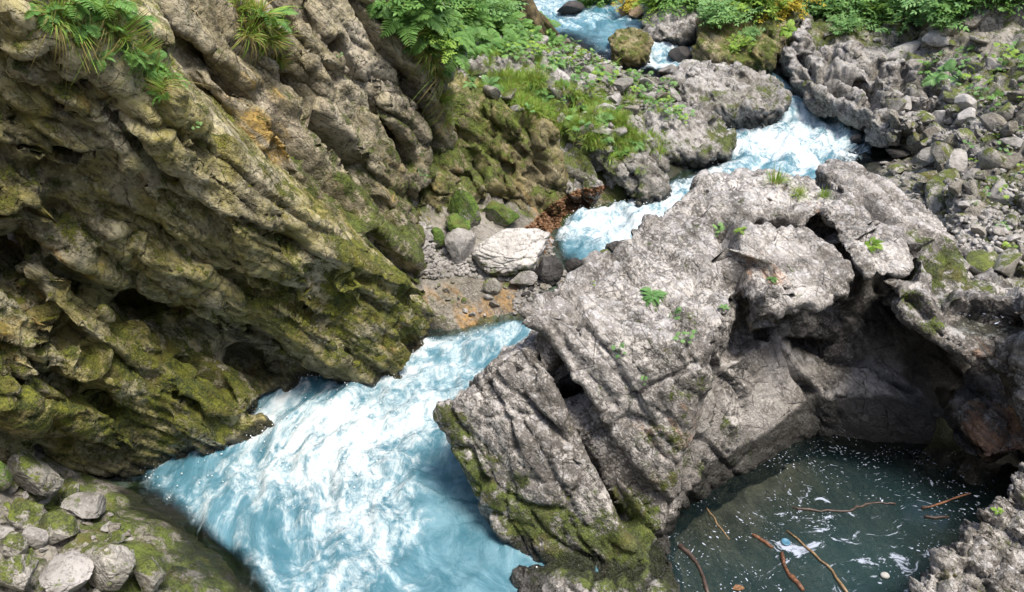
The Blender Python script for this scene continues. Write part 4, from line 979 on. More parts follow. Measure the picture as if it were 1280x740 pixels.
def stone_at(name, box, mat, label, sub=5, depth=None, seed=None, tilt=0.0, cat='rock', flat=1.0, group=None, sink=.2, up=True, cut=13, ang=.42):
    """a stone standing where its picture box (x0, y0, x1, y1) meets the ground"""
    x0, y0, x1, y1 = box
    h = hit((x0 + x1) / 2, y1 - (y1 - y0) * .12, ('ground', 'stream_water'))
    p = np.array(h[0]); t = (p - np.array([0, 0, CAMZ])) @ np.array([0, cp, -sp_])
    w = (x1 - x0) / FPX * t / 2
    hh = (y1 - y0) / FPX * t / 2 / .95
    hh = min(hh, w * 1.5)
    dy = depth or w * .85
    seed = seed if seed is not None else int(abs(x0 * 7 + y0 * 13)) % 9999
    v, f = stone_shape(sub, seed, cut, ang, dims=(w * 1.08, dy, hh * 1.1 * flat))
    rot = np.array(Euler((0, tilt, 0)).to_matrix())
    v = v @ rot.T
    c = np.array([p[0], p[1] + dy * .18, p[2] + hh * (1 - sink * 2) * flat])
    # keep the stone's centre on the line of sight of its box's centre
    d = ray((x0 + x1) / 2, (y0 + y1) / 2); c2 = np.array([0, 0, CAMZ]) + d * (c[1] / d[1])
    me = mesh_np(name, v, f, M[mat])
    o = link(name, me); o.location = c2
    tag(o, label, cat, group)
    add_tree(v + c2, f, 'stone')
    return o
ST = [
    ((586, 278, 688, 342), 'stone_white', 'big white topped boulder with mossy flanks on the gravel beside the side channel', dict(sub=6, seed=11, flat=.9, ang=.5, cut=10)),
    ((556, 286, 598, 330), 'stone', 'blue grey broken stone leaning on the left side of the big white topped boulder', dict(seed=12)),
    ((600, 248, 648, 284), 'stone_green', 'bright mossy round stone behind the big white topped boulder, below the outcrop', dict(seed=13)),
    ((558, 266, 592, 298), 'stone_green', 'small dark green mossy stone just above the blue grey broken stone', dict(seed=14)),
    ((560, 236, 604, 282), 'stone_green', 'tall mossy lump at the foot of the outcrop, behind the dark green stone', dict(seed=15)),
    ((536, 280, 562, 312), 'stone_green', 'half mossy stone at the left of the dark green mossy stone', dict(seed=16)),
    ((494, 268, 526, 292), 'stone', 'pale grey angular stone lying high at the foot of the rock face', dict(seed=17)),
    ((524, 285, 548, 302), 'stone', 'small grey flat stone beside the half mossy stone', dict(seed=18)),
    ((664, 320, 702, 357), 'stone_dark', 'dark brown wet stone in front of the big white topped boulder', dict(seed=19)),
    ((702, 323, 730, 345), 'stone_dark', 'small black wet stone in the shallow water by the dark brown stone', dict(seed=20)),
    ((636, 336, 672, 364), 'stone', 'streaked grey stone sitting in the wet gravel below the big white topped boulder', dict(seed=21, flat=.8)),
    ((604, 348, 626, 370), 'stone_mossy', 'small dark mossy stone alone on the brown gravel', dict(seed=22)),
    ((758, 300, 790, 322), 'stone_dark', 'purple grey wet stone at the edge of the split boulder', dict(seed=23)),
    ((736, 318, 760, 334), 'stone_brown', 'small brown stone in the channel beside the purple grey stone', dict(seed=24)),
    ((748, 312, 766, 328), 'stone_mossy', 'small yellowish stone between the brown and the purple grey stones', dict(seed=25)),
    ((720, 226, 738, 242), 'stone_brown', 'reddish stone at the upper end of the bank of fallen leaves', dict(seed=26)),
    ((1062, 168, 1080, 181), 'stone_dark', 'small black stone poking out of the wide white pool', dict(seed=27, sub=4)),
    ((1097, 170, 1114, 180), 'stone_dark', 'low black stone in the shallows close to the right bank', dict(seed=28, sub=4)),
    ((1104, 182, 1140, 200), 'stone_dark', 'long wet brown stone slab lying in the right shallows', dict(seed=29, flat=.6)),
    ((1134, 165, 1160, 194), 'stone_mossy', 'mossy upright stone at the edge of the right bank shallows', dict(seed=30)),
    ((1150, 152, 1182, 178), 'stone_mossy', 'dark block with mossy top at the start of the scree', dict(seed=31)),
    ((1148, 184, 1182, 212), 'stone', 'dark sided pale topped stone just above the wet shallows', dict(seed=32)),
    ((1176, 188, 1214, 224), 'stone', 'long pale wedge stone lying in the scree', dict(seed=33, tilt=-.5)),
    ((1228, 222, 1250, 246), 'stone_green', 'round yellow green mossy stone in the scree', dict(seed=34)),
    ((1192, 208, 1234, 246), 'stone', 'dark faced grey stone in the middle of the scree', dict(seed=35)),
    ((1108, 204, 1132, 220), 'stone_mossy', 'flat mossy stone in the wet gravel beside the crest of the split boulder', dict(seed=36, flat=.7)),
    ((1140, 210, 1180, 232), 'stone_mossy', 'flat stone with a mossy patch above the crest of the split boulder', dict(seed=37, flat=.7)),
    ((1164, 134, 1184, 162), 'stone', 'pale tipped upright stone among darker ones at the top of the scree', dict(seed=38)),
    ((1190, 136, 1222, 162), 'stone', 'dark triangular stone with a white upper edge at the top of the scree', dict(seed=39, tilt=-.4)),
    ((1240, 128, 1276, 156), 'stone_mossy', 'brown mossy block below the low rock shelf', dict(seed=40)),
    ((1176, 108, 1226, 136), 'stone_mossy', 'mossy brown boulder block under the bright fern', dict(seed=41)),
    ((1206, 78, 1240, 104), 'stone_mossy', 'olive stone right beside the bright fern', dict(seed=42)),
    ((782, 10, 806, 26), 'stone_brown', 'orange brown stone above the far end of the stream', dict(seed=43, sub=4)),
    ((770, 0, 796, 20), 'stone_brown', 'dark brown stone under the yellow shrub by the far water', dict(seed=44, sub=4)),
    ((692, 2, 730, 20), 'stone_dark', 'dark rock jutting into the farthest visible water', dict(seed=45, sub=4)),
    ((836, 60, 870, 80), 'stone_dark', 'round dark stone at the foot of the upper white cascade', dict(seed=46, sub=4)),
    ((844, 74, 884, 104), 'stone', 'cracked blue white rock slab under the upper white cascade', dict(seed=47)),
    ((870, 84, 906, 106), 'stone_mossy', 'rounded mossy stone between the cracked slab and the big olive block', dict(seed=48)),
    ((824, 80, 850, 98), 'stone', 'small white stone at the left of the cracked slab', dict(seed=49, sub=4)),
    ((10, 562, 76, 626), 'stone_mossy', 'largest mossy block in the lower left heap, next to the black hollow', dict(seed=50, sub=6)),
    ((-14, 572, 16, 622), 'stone_green', 'mossy stone cut by the photo edge left of the largest mossy block', dict(seed=51)),
    ((-6, 622, 70, 668), 'stone_mossy', 'wide mossy stone just under the largest mossy block', dict(seed=52, sub=6)),
    ((64, 604, 104, 634), 'stone_mossy', 'small olive stone to the right of the largest mossy block', dict(seed=53)),
    ((80, 616, 136, 654), 'stone', 'pinkish pale flat stone near the rapid in the lower left heap', dict(seed=54, flat=.7, tilt=.25)),
    ((48, 638, 104, 686), 'stone_mossy', 'half mossy stone in the middle of the lower left heap', dict(seed=55, tilt=.3)),
    ((0, 664, 40, 696), 'stone_mossy', 'pale pink wedge stone under the wide mossy stone', dict(seed=56, tilt=.4)),
    ((28, 656, 58, 686), 'stone', 'small clean white stone in the gap of the lower left heap', dict(seed=57)),
    ((38, 682, 112, 752), 'stone', 'grey white block with dark moss spots at the bottom edge', dict(seed=58, sub=6, flat=.6)),
    ((-10, 690, 50, 752), 'stone_mossy', 'broad mossy stone in the bottom left corner', dict(seed=59, sub=6)),
    ((92, 656, 176, 740), 'stone_mossy', 'long pale slab with mossy top sloping towards the rapid', dict(seed=60, sub=6, tilt=.6, flat=.8)),
    ((160, 690, 214, 744), 'stone_mossy', 'mossy slab right of the long pale slab', dict(seed=63, sub=5, tilt=.5, flat=.7)),
]
for box, mat, label, kw in ST:
    big = (box[2] - box[0]) > 60
    stone_at('boulder' if big else 'stone', box, mat, label, cat='boulder' if big else 'stone', **kw)

LIB = [stone_shape(4, 300 + i, 15, .36, dims=(1.1, .85, .7)) for i in range(18)]
LIBM = {m: [mesh_np('loose_stone', v, f, M[m]) for v, f in LIB] for m in ('stone', 'stone_mossy', 'stone_dark', 'bank')}
SURF = ('rock_outcrop_2', 'rock_outcrop', 'ground', 'rock_ledge_2', 'rock_ledge_3', 'rock_ledge_4', 'rock_ledge_7', 'rock_ledge_8')
def inside(p, poly):
    x, y = p; c = False
    for (x1, y1), (x2, y2) in zip(poly, poly[1:] + poly[:1]):
        if (y1 > y) != (y2 > y) and x < (x2 - x1) * (y - y1) / (y2 - y1) + x1: c = not c
    return c
def sample(poly, n, gap=0.0, surf=SURF):
    px = [p[0] for p in poly]; py = [p[1] for p in poly]; out = []; tries = 0
    while len(out) < n and tries < n * 40:
        tries += 1
        q_ = (random.uniform(min(px), max(px)), random.uniform(min(py), max(py)))
        if not inside(q_, poly): continue
        h = hit(*q_)
        if h is None or h[3] not in surf: continue
        if gap and any((h[0] - o[0]).length < gap for o in out): continue
        out.append(h)
    return out
def scree(poly, n, smin, smax, mats, label, group, gap=.05):
    for h in sample(poly, n, gap):
        m = random.choice(mats); s = smin + (smax - smin) * random.random() ** 2.2
        if label is None: continue
        o = link('loose_stone', random.choice(LIBM[m]))
        o.location = h[0] + Vector((0, 0, s * .22))
        o.rotation_euler = (random.uniform(-.5, .5), random.uniform(-.7, .2), random.uniform(0, 6.28))
        o.scale = (s * random.uniform(.8, 1.4), s * random.uniform(.8, 1.2), s * random.uniform(.7, 1.2))
        tag(o, label, 'stone', group)
scree([(1120, 130), (1180, 118), (1300, 125), (1420, 240), (1400, 380), (1290, 350), (1215, 330), (1160, 255), (1100, 200)], 112, .06, .26, ['stone', 'stone_mossy', 'bank', 'stone_mossy'],
      'loose grey stone of the scree covering the right bank beside the split boulder', 'scree stones on the right bank')
scree([(1000, 30), (1280, 30), (1340, 80), (1280, 120), (1150, 90), (1020, 60)], 40, .07, .24, ['stone', 'bank', 'stone_mossy'],
      'grey stone on the far right slope under the overhanging leafy shrubs', 'stones under the shrubs')
scree([(590, 60), (700, 50), (800, 80), (880, 120), (870, 150), (800, 130), (700, 110), (600, 95)], 40, .07, .22, ['stone', 'bank', 'stone'],
      'grey stone on the slope between the grassy bank and the far water', 'stones on the left slope')
scree([(430, 280), (500, 265), (560, 300), (600, 345), (640, 360), (630, 400), (570, 395), (540, 360), (480, 310)], 28, .02, .075, ['stone', 'bank', 'stone_mossy'],
      'small stone in the gravel between the leaning wall and the big white topped boulder', 'small stones of the gravel bank')
scree([(660, 310), (720, 330), (790, 300), (780, 330), (700, 370), (640, 385)], 14, .02, .08, ['stone_dark', 'bank', 'stone'],
      'small wet stone in the trickle between the white topped and the split boulders', 'wet stones of the trickle')
scree([(600, 95), (700, 95), (790, 140), (815, 190), (780, 205), (700, 160), (620, 130)], 26, .06, .17, ['stone', 'stone_mossy', 'bank'],
      'grey stone poking out of the grass on the bank above the side channel', 'stones in the bank grass', .12)
scree([(0, 570), (110, 600), (170, 680), (150, 740), (0, 740)], 34, .03, .1, ['stone_mossy', 'bank', 'stone_mossy', 'stone'],
      'small broken stone filling the gaps of the lower left heap', 'small stones of the lower left heap', .04)
scree([(720, 16), (860, 10), (860, 40), (800, 34), (740, 28)], 10, .08, .25, ['stone', 'bank', 'stone_dark'],
      'grey stone along the far bank above the upper cascade', 'stones on the far bank')

k = NT('water_drops'); k.out(k.n('ShaderNodeBsdfPrincipled', Base_Color=(.75, .8, .83, 1), Roughness=.3)); M['drops'] = k.m
i1v, i1f = ICO[1]
v = np.concatenate([i1v * r_ + c_ for c_, r_ in SPRAY]); f = np.concatenate([i1f + j * len(i1v) for j in range(len(SPRAY))])
tag(link('spray', mesh_np('spray', v, f, M['drops'])), 'white drops of spray over the rapid', 'spray', kind='stuff')
# gravel and fallen leaves: past counting
def merged(shapes, pts, smin, smax, flat=1.0, lift=.3):
    V, F, o = [], [], 0
    for h in pts:
        v, f = random.choice(shapes)
        e = np.array(Euler((random.uniform(-.6, .6), random.uniform(-.6, .6), random.uniform(0, 6.28))).to_matrix())
        s = random.uniform(smin, smax)
        V.append((v * np.array([1, 1, flat]) * s) @ e.T + np.array(h[0]) + np.array([0, 0, s * lift])); F.append(f + o); o += len(v)
    return np.concatenate(V), np.concatenate(F)
PEB = [stone_shape(2, 500 + i, 12, .35, dims=(1, .8, .6)) for i in range(8)]
pts = sample([(430, 280), (500, 262), (560, 300), (690, 335), (640, 352), (570, 345), (540, 350), (480, 310)], 420) + sample([(1100, 120), (1290, 115), (1420, 250), (1400, 390), (1290, 360), (1215, 335), (1160, 260), (1080, 195)], 1000) + \
      sample([(660, 300), (800, 270), (780, 330), (700, 370), (640, 395)], 160) + sample([(600, 60), (860, 70), (870, 150), (700, 120), (600, 100)], 500)
v, f = merged(PEB, pts, .012, .05)
tag(link('gravel', mesh_np('gravel', v, f, M['stone'])), 'fine grey gravel scattered between the larger stones of both banks', 'gravel', kind='stuff')
leafq = (np.array([[-1, 0, 0], [-.2, .55, .12], [1, 0, .05], [-.2, -.55, .12]]), np.array([[0, 1, 2], [0, 2, 3]]))
pts = sample([(640, 300), (690, 256), (720, 238), (760, 232), (725, 272), (700, 300), (672, 325)], 2300)
v, f = merged([leafq], pts, .015, .034, lift=.3)
tag(link('fallen_leaves', mesh_np('fallen_leaves', v, f, M['dead_leaf'], smooth=False)), 'brown fallen leaves heaped on the bank of the side channel', 'fallen leaves', kind='stuff')

# ------------------------------------------------------------------ plants
class Geo:
    def __init__(s): s.v = []; s.f = []; s.m = []; s.o = 0
    def add(s, v, f, m=0):
        s.v.append(np.asarray(v, float)); s.f += [tuple(int(i) + s.o for i in q) for q in f]; s.m += [m] * len(f); s.o += len(v)
    def mesh(s, name, mats, smooth=True):
        me = bpy.data.meshes.new(name)
        me.from_pydata(np.concatenate(s.v).tolist(), [], s.f)
        for m in mats: me.materials.append(m)
        me.polygons.foreach_set('material_index', np.array(s.m, dtype=np.int32))
        me.polygons.foreach_set('use_smooth', np.full(len(s.f), smooth)); me.update()
        return me
def tube(geo, pts, r0, r1, n=6, m=0, jit=0):
    pts = [np.asarray(p, float) for p in pts]; V = []
    for i, p in enumerate(pts):
        d = pts[min(i + 1, len(pts) - 1)] - pts[max(i - 1, 0)]; d /= np.linalg.norm(d) + 1e-9
        a = np.cross(d, [0.3, 0.2, 1.0]); a /= np.linalg.norm(a) + 1e-9; b = np.cross(d, a)
        r = (r0 + (r1 - r0) * i / (len(pts) - 1)) * (1 + jit * random.uniform(-.4, .35))
        V += [p + r * (math.cos(t) * a + math.sin(t) * b) for t in np.arange(n) * 2 * math.pi / n]
    F = [(i * n + j, i * n + (j + 1) % n, (i + 1) * n + (j + 1) % n, (i + 1) * n + j) for i in range(len(pts) - 1) for j in range(n)]
    F.append(tuple(range(n - 1, -1, -1))); F.append(tuple((len(pts) - 1) * n + j for j in range(n)))
    geo.add(V, F, m)
def leaf(geo, base, d, up, L, W, m=0, fold=.15):
    d = np.asarray(d, float); d /= np.linalg.norm(d) + 1e-9
    s = np.cross(d, up); s /= np.linalg.norm(s) + 1e-9; u = np.cross(s, d)
    b = np.asarray(base, float)
    V = [b, b + d * L * .35 + s * W * .5 + u * fold * W, b + d * L * .7 + s * W * .38 + u * fold * W * .6 - u * L * .04, b + d * L - u * L * .12,
         b + d * L * .7 - s * W * .38 + u * fold * W * .6 - u * L * .04, b + d * L * .35 - s * W * .5 + u * fold * W, b + d * L * .5 - u * L * .02]
    geo.add(V, [(0, 6, 1), (1, 6, 2), (2, 6, 3), (3, 6, 4), (4, 6, 5), (5, 6, 0)], m)
def frond_mesh(L, seed, mat, droop=.5, pairs=15, wid=.26):
    r = random.Random(seed); geo = Geo()
    pts = []
    for i in range(9):
        t = i / 8
        pts.append((L * (t - .25 * droop * t * t), L * .04 * math.sin(t * 3 + seed), L * (.75 * t - (.5 + .55 * droop) * t * t)))
    tube(geo, pts, .004 * L / .3, .0012, 4)
    pts = np.array(pts)
    for k in range(pairs):
        t = .14 + .86 * k / pairs; i = min(int(t * 8), 7); p = pts[i] + (pts[i + 1] - pts[i]) * (t * 8 - i)
        d = pts[i + 1] - pts[i]; d /= np.linalg.norm(d); side = np.cross(d, [0, 0, 1]); side /= np.linalg.norm(side)
        ll = L * wid * (math.sin(math.pi * min(1, t * .92 + .12)) ** .8) * r.uniform(.85, 1.1) + .006
        for sg in (-1, 1):
            leaf(geo, p, sg * side + d * .45 + np.array([0, 0, r.uniform(-.15, .1)]), np.array([0, 0, 1.0]), ll, ll * .34)
    return geo.mesh('frond', [mat])
FROND = {m: [frond_mesh(.3, i, M[m], droop=.3 + .2 * i) for i in range(4)] for m in ('fern', 'herb', 'grass')}
def align(nrm, amt=.5):
    z = (Vector(nrm) * amt + Vector((0, 0, 1 - amt))).normalized()
    return z.to_track_quat('Z', 'Y').to_euler()
def fern(h, s, label, group=None, n=8, mat='fern', amt=.4, name='fern', cat='fern'):
    o = empty(name, h[0], align(h[1], amt), 1.0)
    tag(o, label, cat, group)
    a0 = random.uniform(0, 6)
    for i in range(n):
        c = link('frond', FROND[mat][random.randrange(4)], o)
        k = s / .3 * random.uniform(.7, 1.1)
        c.rotation_euler = (random.uniform(-.15, .15), random.uniform(-.55, .25), a0 + i * 6.283 / n + random.uniform(-.3, .3))
        c.scale = (k, k, k)
    return o
def herb_leaf_mesh(seed, mat):
    r = random.Random(seed); geo = Geo()
    st = [(0, 0, 0), (.05, .01, .07), (.11, .01, .115), (.15, 0, .12)]
    tube(geo, st, .003, .002, 4)
    n = 7
    for i in range(n):                     # a hand of toothed lobes
        a = (i - 3) * .52
        d = np.array([math.cos(a), math.sin(a), -.18])
        leaf(geo, (.148, 0, .12), d, np.array([0, 0, 1.0]), .085 * (1.1 - .11 * abs(i - 3)), .026, 0, .12)
    return geo.mesh('leaf', [mat])
HERB = {m: [herb_leaf_mesh(i, M[m]) for i in range(3)] for m in ('herb', 'fern', 'grass')}
def herb(h, s, label, group=None, n=12, mat='herb', amt=.4, cat='herb', name='leafy_herb'):
    o = empty(name, h[0], align(h[1], amt))
    tag(o, label, cat, group)
    for i in range(n):
        c = link('leaf', HERB[mat][i % 3], o)
        k = s / .2 * random.uniform(.4, .8)
        c.rotation_euler = (random.uniform(-.3, .3), random.uniform(-.9, .2), i * 2.4 + random.uniform(-.3, .3)); c.scale = (k, k, k)
    return o
def tuft_mesh(seed, n, L, spread, droop, mats, mixp=.3):
    r = random.Random(seed); geo = Geo()
    for _ in range(n):
        a = r.uniform(0, 6.283); lean = r.uniform(.05, 1.0) ; l = L * r.uniform(.5, 1.1); w = r.uniform(.002, .0045) * (L / .25) ** .5
        b = np.array([math.cos(a) * spread * r.random(), math.sin(a) * spread * r.random(), 0])
        d = np.array([math.cos(a), math.sin(a), 0]); s = np.array([-d[1], d[0], 0])
        V = []; 
        for i in range(6):
            t = i / 5
            p = b + d * l * lean * t * (1 - .15 * t) + np.array([0, 0, l * ((1.15 - lean * .5) * t - droop * lean * 1.25 * t * t)])
            ww = w * (1 - t) ** .6
            V += [p - s * ww, p + s * ww]
        geo.add(V, [(2 * i, 2 * i + 1, 2 * i + 3, 2 * i + 2) for i in range(5)], 1 if r.random() < mixp else 0)
    return geo.mesh('grass_tuft', mats)
TUFT = [tuft_mesh(i, 130, .24, .08, .6, [M['grass'], M['straw']], .22) for i in range(4)]
HANG = [tuft_mesh(20 + i, 150, .42, .09, 1.5, [M['grass'], M['straw']], .5) for i in range(3)]
def tuft(h, s, label, group=None, lib=TUFT, amt=.4, cat='grass tuft'):
    o = link('grass_tuft', random.choice(lib)); o.location = h[0]
    o.rotation_euler = align(h[1], amt); o.rotation_euler.rotate_axis('Z', random.uniform(0, 6.28))
    o.scale = (s, s, s * random.uniform(.8, 1.1))
    tag(o, label, cat, group)
    return o
def shrub_parts(seed, n_br, R_, leaves, L, mats, droop=.3):
    r = random.Random(seed); gb, gl = Geo(), Geo()
    for i in range(n_br):
        a = r.uniform(0, 6.283); e = r.uniform(.15, 1.3); l = R_ * r.uniform(.6, 1.1)
        d = np.array([math.cos(a) * math.cos(e), math.sin(a) * math.cos(e), math.sin(e)])
        pts = [d * l * t + np.array([0, 0, -droop * l * t * t]) + .03 * np.array([r.uniform(-1, 1) for _ in range(3)]) * (t > 0) for t in np.linspace(0, 1, 6)]
        tube(gb, pts, .012 * R_, .003, 5)
        for k in range(leaves):
            t = r.uniform(.25, 1.0); j = min(int(t * 5), 4); p = pts[j] + (pts[j + 1] - pts[j]) * (t * 5 - j)
            # side twig carrying a compound spray of leaflets
            sd = np.array([r.gauss(0, 1), r.gauss(0, 1), r.gauss(.1, .5)]); sd /= np.linalg.norm(sd)
            tl = L * r.uniform(1.5, 3.2)
            up = np.array([r.gauss(0, .25), r.gauss(0, .25), 1.0])
            for q_ in range(3):
                pp = p + sd * tl * (.35 + .3 * q_)
                s2 = np.cross(sd, up); s2 /= np.linalg.norm(s2) + 1e-9
                for sg in (-1, 1):
                    leaf(gl, pp, sg * s2 + sd * .6, up, L * r.uniform(.7, 1.1), L * .42)
            leaf(gl, p + sd * tl, sd, up, L, L * .42)
    return gb.mesh('branch', [M['bark']]), gl.mesh('foliage', mats)
SHR = {m: [shrub_parts(40 + i + 7 * j, 9, .55, 17, .07, [M[m]]) for i in range(3)] for j, m in enumerate(('fern', 'herb', 'yellow_leaf', 'grass'))}
def shrub(h, s, label, group=None, mat='herb', amt=.35, lift=0):
    o = empty('shrub', h[0] + Vector((0, 0, lift)), align(h[1], amt)); o.rotation_euler.rotate_axis('Z', random.uniform(0, 6.28)); o.scale = (s,) * 3
    tag(o, label, 'shrub', group)
    b, l = random.choice(SHR[mat])
    link('branch', b, o); link('foliage', l, o)
    return o
def at(px, py, only=None): return hit(px, py, only)

# on the split boulder
BP = [(815, 372, .17, 12, 'herb', 'largest feathery herb on the flat top of the split boulder', 'f'), (848, 398, .12, 7, 'herb', 'small pale herb just right of the largest feathery herb', 'h'), (858, 425, .12, 8, 'herb', 'round leaved herb at the near edge of the upper slab', 'h'), (775, 440, .10, 7, 'herb', 'flat rosette of leaves low on the left part of the upper slab', 'h'),
      (805, 477, .08, 6, 'herb', 'tiny herb lowest on the upper slab', 'h'), (896, 292, .15, 8, 'herb', 'herb with round blue green leaves under the crown crack', 'h'), (925, 290, .10, 6, 'grass', 'yellowish sprig right of the round blue green leaves', 'f'), (1090, 308, .12, 9, 'grass', 'bright yellow green sprig on the right block of the split boulder', 'f'),
      (965, 350, .08, 6, 'herb', 'small dark sprig on the middle block of the split boulder', 'f'), (742, 356, .06, 5, 'grass', 'single thin sprig near the upper left edge of the split boulder', 'h'), (905, 385, .06, 5, 'herb', 'sprig growing out of the crack beside the middle block', 'f'), (1248, 640, .06, 5, 'grass', 'sprig on the speckled corner boulder', 'f')]
for px, py, s, n, mat, lab, kind in BP:
    h = at(px, py)
    (fern if kind == 'f' else herb)(h, s, lab, None, n, mat, .35, **({'name': 'leafy_herb', 'cat': 'herb'} if kind == 'f' else {}))
for px, py, s, lab in [(970, 228, .9, 'straw coloured grass tuft at the left on the crown of the split boulder'), (998, 244, .6, 'short grass tuft in the middle of the crown of the split boulder'), (1030, 246, .5, 'small grass tuft beside the crest of the split boulder')]:
    tuft(at(px, py), s, lab)
# top of the leaning wall
for i, (px, py, s, lab) in enumerate([(70, 22, 1.0, 'dark grass hanging at the top left of the leaning wall'), (100, 42, .9, 'grass hanging just right of the topmost dark grass'), (150, 45, 1.0, 'yellowish grass clump in the middle of the upper left ledge'), (172, 66, .8, 'straw tuft above the lowest bright tuft of the ledge'),
                                      (196, 98, 1.0, 'bright grass tuft hanging lowest on the upper left ledge'), (205, 112, .7, 'dead straw under the bright lowest tuft of the ledge'), (128, 30, .9, 'tuft under the leafy sprays of the upper left ledge')]):
    tuft(at(px, py), s * .8, lab, lib=HANG, amt=.6)
for px, py, s, lab in [(90, 6, .3, 'fern at the top edge above the hanging grass on the left'), (120, 14, .28, 'fern beside the yellow leaves on the upper left ledge'), (165, 28, .2, 'small fern over the straw tuft on the upper left ledge'), (190, 88, .22, 'fern sprouting behind the lowest bright tuft')]:
    fern(at(px, py), s, lab, n=9)
for px, py, s, lab in [(300, 8, 1.0, 'grass clump at the top edge of the steep rock face'), (322, 22, 1.1, 'straw and grass hanging in the middle of the steep rock face'), (340, 45, 1.0, 'bright grass tuft hanging on the right of the straw'), (345, 72, .8, 'lowest dry tuft hanging on the steep rock face'), (310, 42, .9, 'dry tuft left of the bright hanging grass')]:
    tuft(at(px, py), s, lab, lib=HANG, amt=.6)
fern(at(335, 24), .28, 'fern above the bright tuft on the steep rock face', n=8)
for px, py in [(425, 72), (248, 160), (252, 180), (525, 215), (528, 222), (345, 300)]:
    herb(at(px, py), .07, 'tiny green sprig rooted in a crack of the left rock walls', 'sprigs in the rock wall cracks', 5)
# green top of the back face and the slope behind it
for i, (px, py) in enumerate([(500, 8), (520, 20), (545, 14), (560, 34), (580, 12), (600, 30), (575, 58), (610, 55), (590, 40), (540, 36), (625, 40), (560, 66), (515, 2), (480, 4), (600, 8), (630, 62), (508, 30), (530, 50), (555, 20), (570, 8), (585, 24), (560, 50), (595, 58), (615, 26), (640, 50), (490, 14)]):
    h = at(px, py)
    fern(h, random.uniform(.26, .42), 'lush green fern in the bank of ferns above the steep rock face', 'ferns above the rock face', 9, 'fern', .4)
for px, py, s, m in [(530, 6, 1.0, 'fern'), (570, 22, 1.0, 'fern'), (605, 20, 1.0, 'herb'), (590, 0, 1.1, 'fern'), (545, 45, .6, 'grass')]:
    shrub(at(px, py), s, 'leafy shrub growing among the ferns above the steep rock face', 'shrubs above the rock face', m)
for px, py, s in [(540, 70, 1.0), (548, 95, 1.0), (552, 125, .9), (535, 60, .9), (520, 40, .9), (556, 150, .8)]:
    tuft(at(px, py), s, 'long grass hanging over the right edge of the steep rock face', 'hanging grass at the face edge', HANG, .6)
# the grassy slope
slope = [(590, 85), (640, 75), (700, 80), (740, 110), (790, 150), (800, 195), (770, 195), (720, 165), (690, 160), (620, 125), (580, 115)]
SL = ('ground', 'rock_outcrop', 'rock_outcrop_2', 'rock_ledge_6')
for h in [h_ for h_ in sample([(610, 92), (700, 100), (770, 140), (800, 180), (770, 200), (715, 160), (640, 130)], 260, .05, SL) if noise(np.array([h_[0][:]]) * 2.2, 4)[0] > -.02]:
    tuft(h, random.uniform(.5, .95), 'green grass tuft on the sunny bank above the side channel', 'grass tufts on the bank')
for h in sample(slope, 34, .16, SL):
    (fern if random.random() < .6 else herb)(h, random.uniform(.12, .22), 'leafy green plant among the grass of the bank above the side channel', 'plants among the bank grass', 8, random.choice(['fern', 'herb']))
for h in sample([(640, 40), (700, 50), (780, 90), (840, 110), (860, 160), (800, 130), (700, 85), (620, 70)], 90, .1, SL + ('boulder_mid', 'boulder_pale')):
    herb(h, random.uniform(.12, .22), 'low green plant between the stones of the upper left slope', 'plants of the stony left slope', 8, random.choice(['herb', 'fern', 'grass']))
for h in sample([(620, 0), (690, 30), (690, 55), (640, 60), (600, 40)], 22, .2, SL):
    fern(h, random.uniform(.22, .34), 'dark fern on the shady bank by the far water', 'ferns by the far water', 8)
for h in sample([(560, 60), (640, 60), (740, 105), (830, 130), (850, 180), (800, 215), (700, 170), (600, 110)], 70, .1, SL + ('boulder_pale', 'boulder_mid')):
    tuft(h, random.uniform(.4, .8), 'small yellow green grass tuft among the stones of the upper left slope', 'grass tufts of the stony slope')
for h in sample([(20, 0), (150, 0), (225, 110), (200, 130), (120, 70), (40, 40)], 12, .12, ('rock_wall', 'rock_wall_back')):
    fern(h, random.uniform(.12, .2), 'small fern among the hanging grass of the upper left ledge', 'small ferns of the upper left ledge', 8)
for h in sample([(470, 0), (560, 0), (565, 110), (530, 90)], 16, .12, ('rock_wall_back', 'ground')):
    fern(h, random.uniform(.14, .24), 'small fern clinging to the edge of the steep rock face', 'small ferns at the face edge', 9, 'herb')
# right bank
fern(at(1186, 96), .42, 'bright fern standing out on the right bank above the mossy block', n=12, mat='herb')
herb(at(1160, 92), .3, 'darker leafy plant to the left of the bright fern', n=10, mat='fern')
fern(at(1128, 70), .25, 'small bluish fern on the grey ledges of the right bank', n=8, mat='fern')
for h in sample([(1170, 70), (1280, 60), (1330, 120), (1280, 140), (1200, 130)], 22, .18, SURF):
    herb(h, random.uniform(.14, .28), 'green plant on the mossy shelf of the right bank', 'plants on the mossy shelf', 8, random.choice(['herb', 'grass', 'fern']))
for h in sample([(1180, 170), (1290, 160), (1400, 300), (1260, 320), (1200, 230)], 22, .2, SURF):
    herb(h, random.uniform(.06, .14), 'small sprig between the scree stones of the right bank', 'sprigs in the scree', 6, random.choice(['herb', 'grass']))
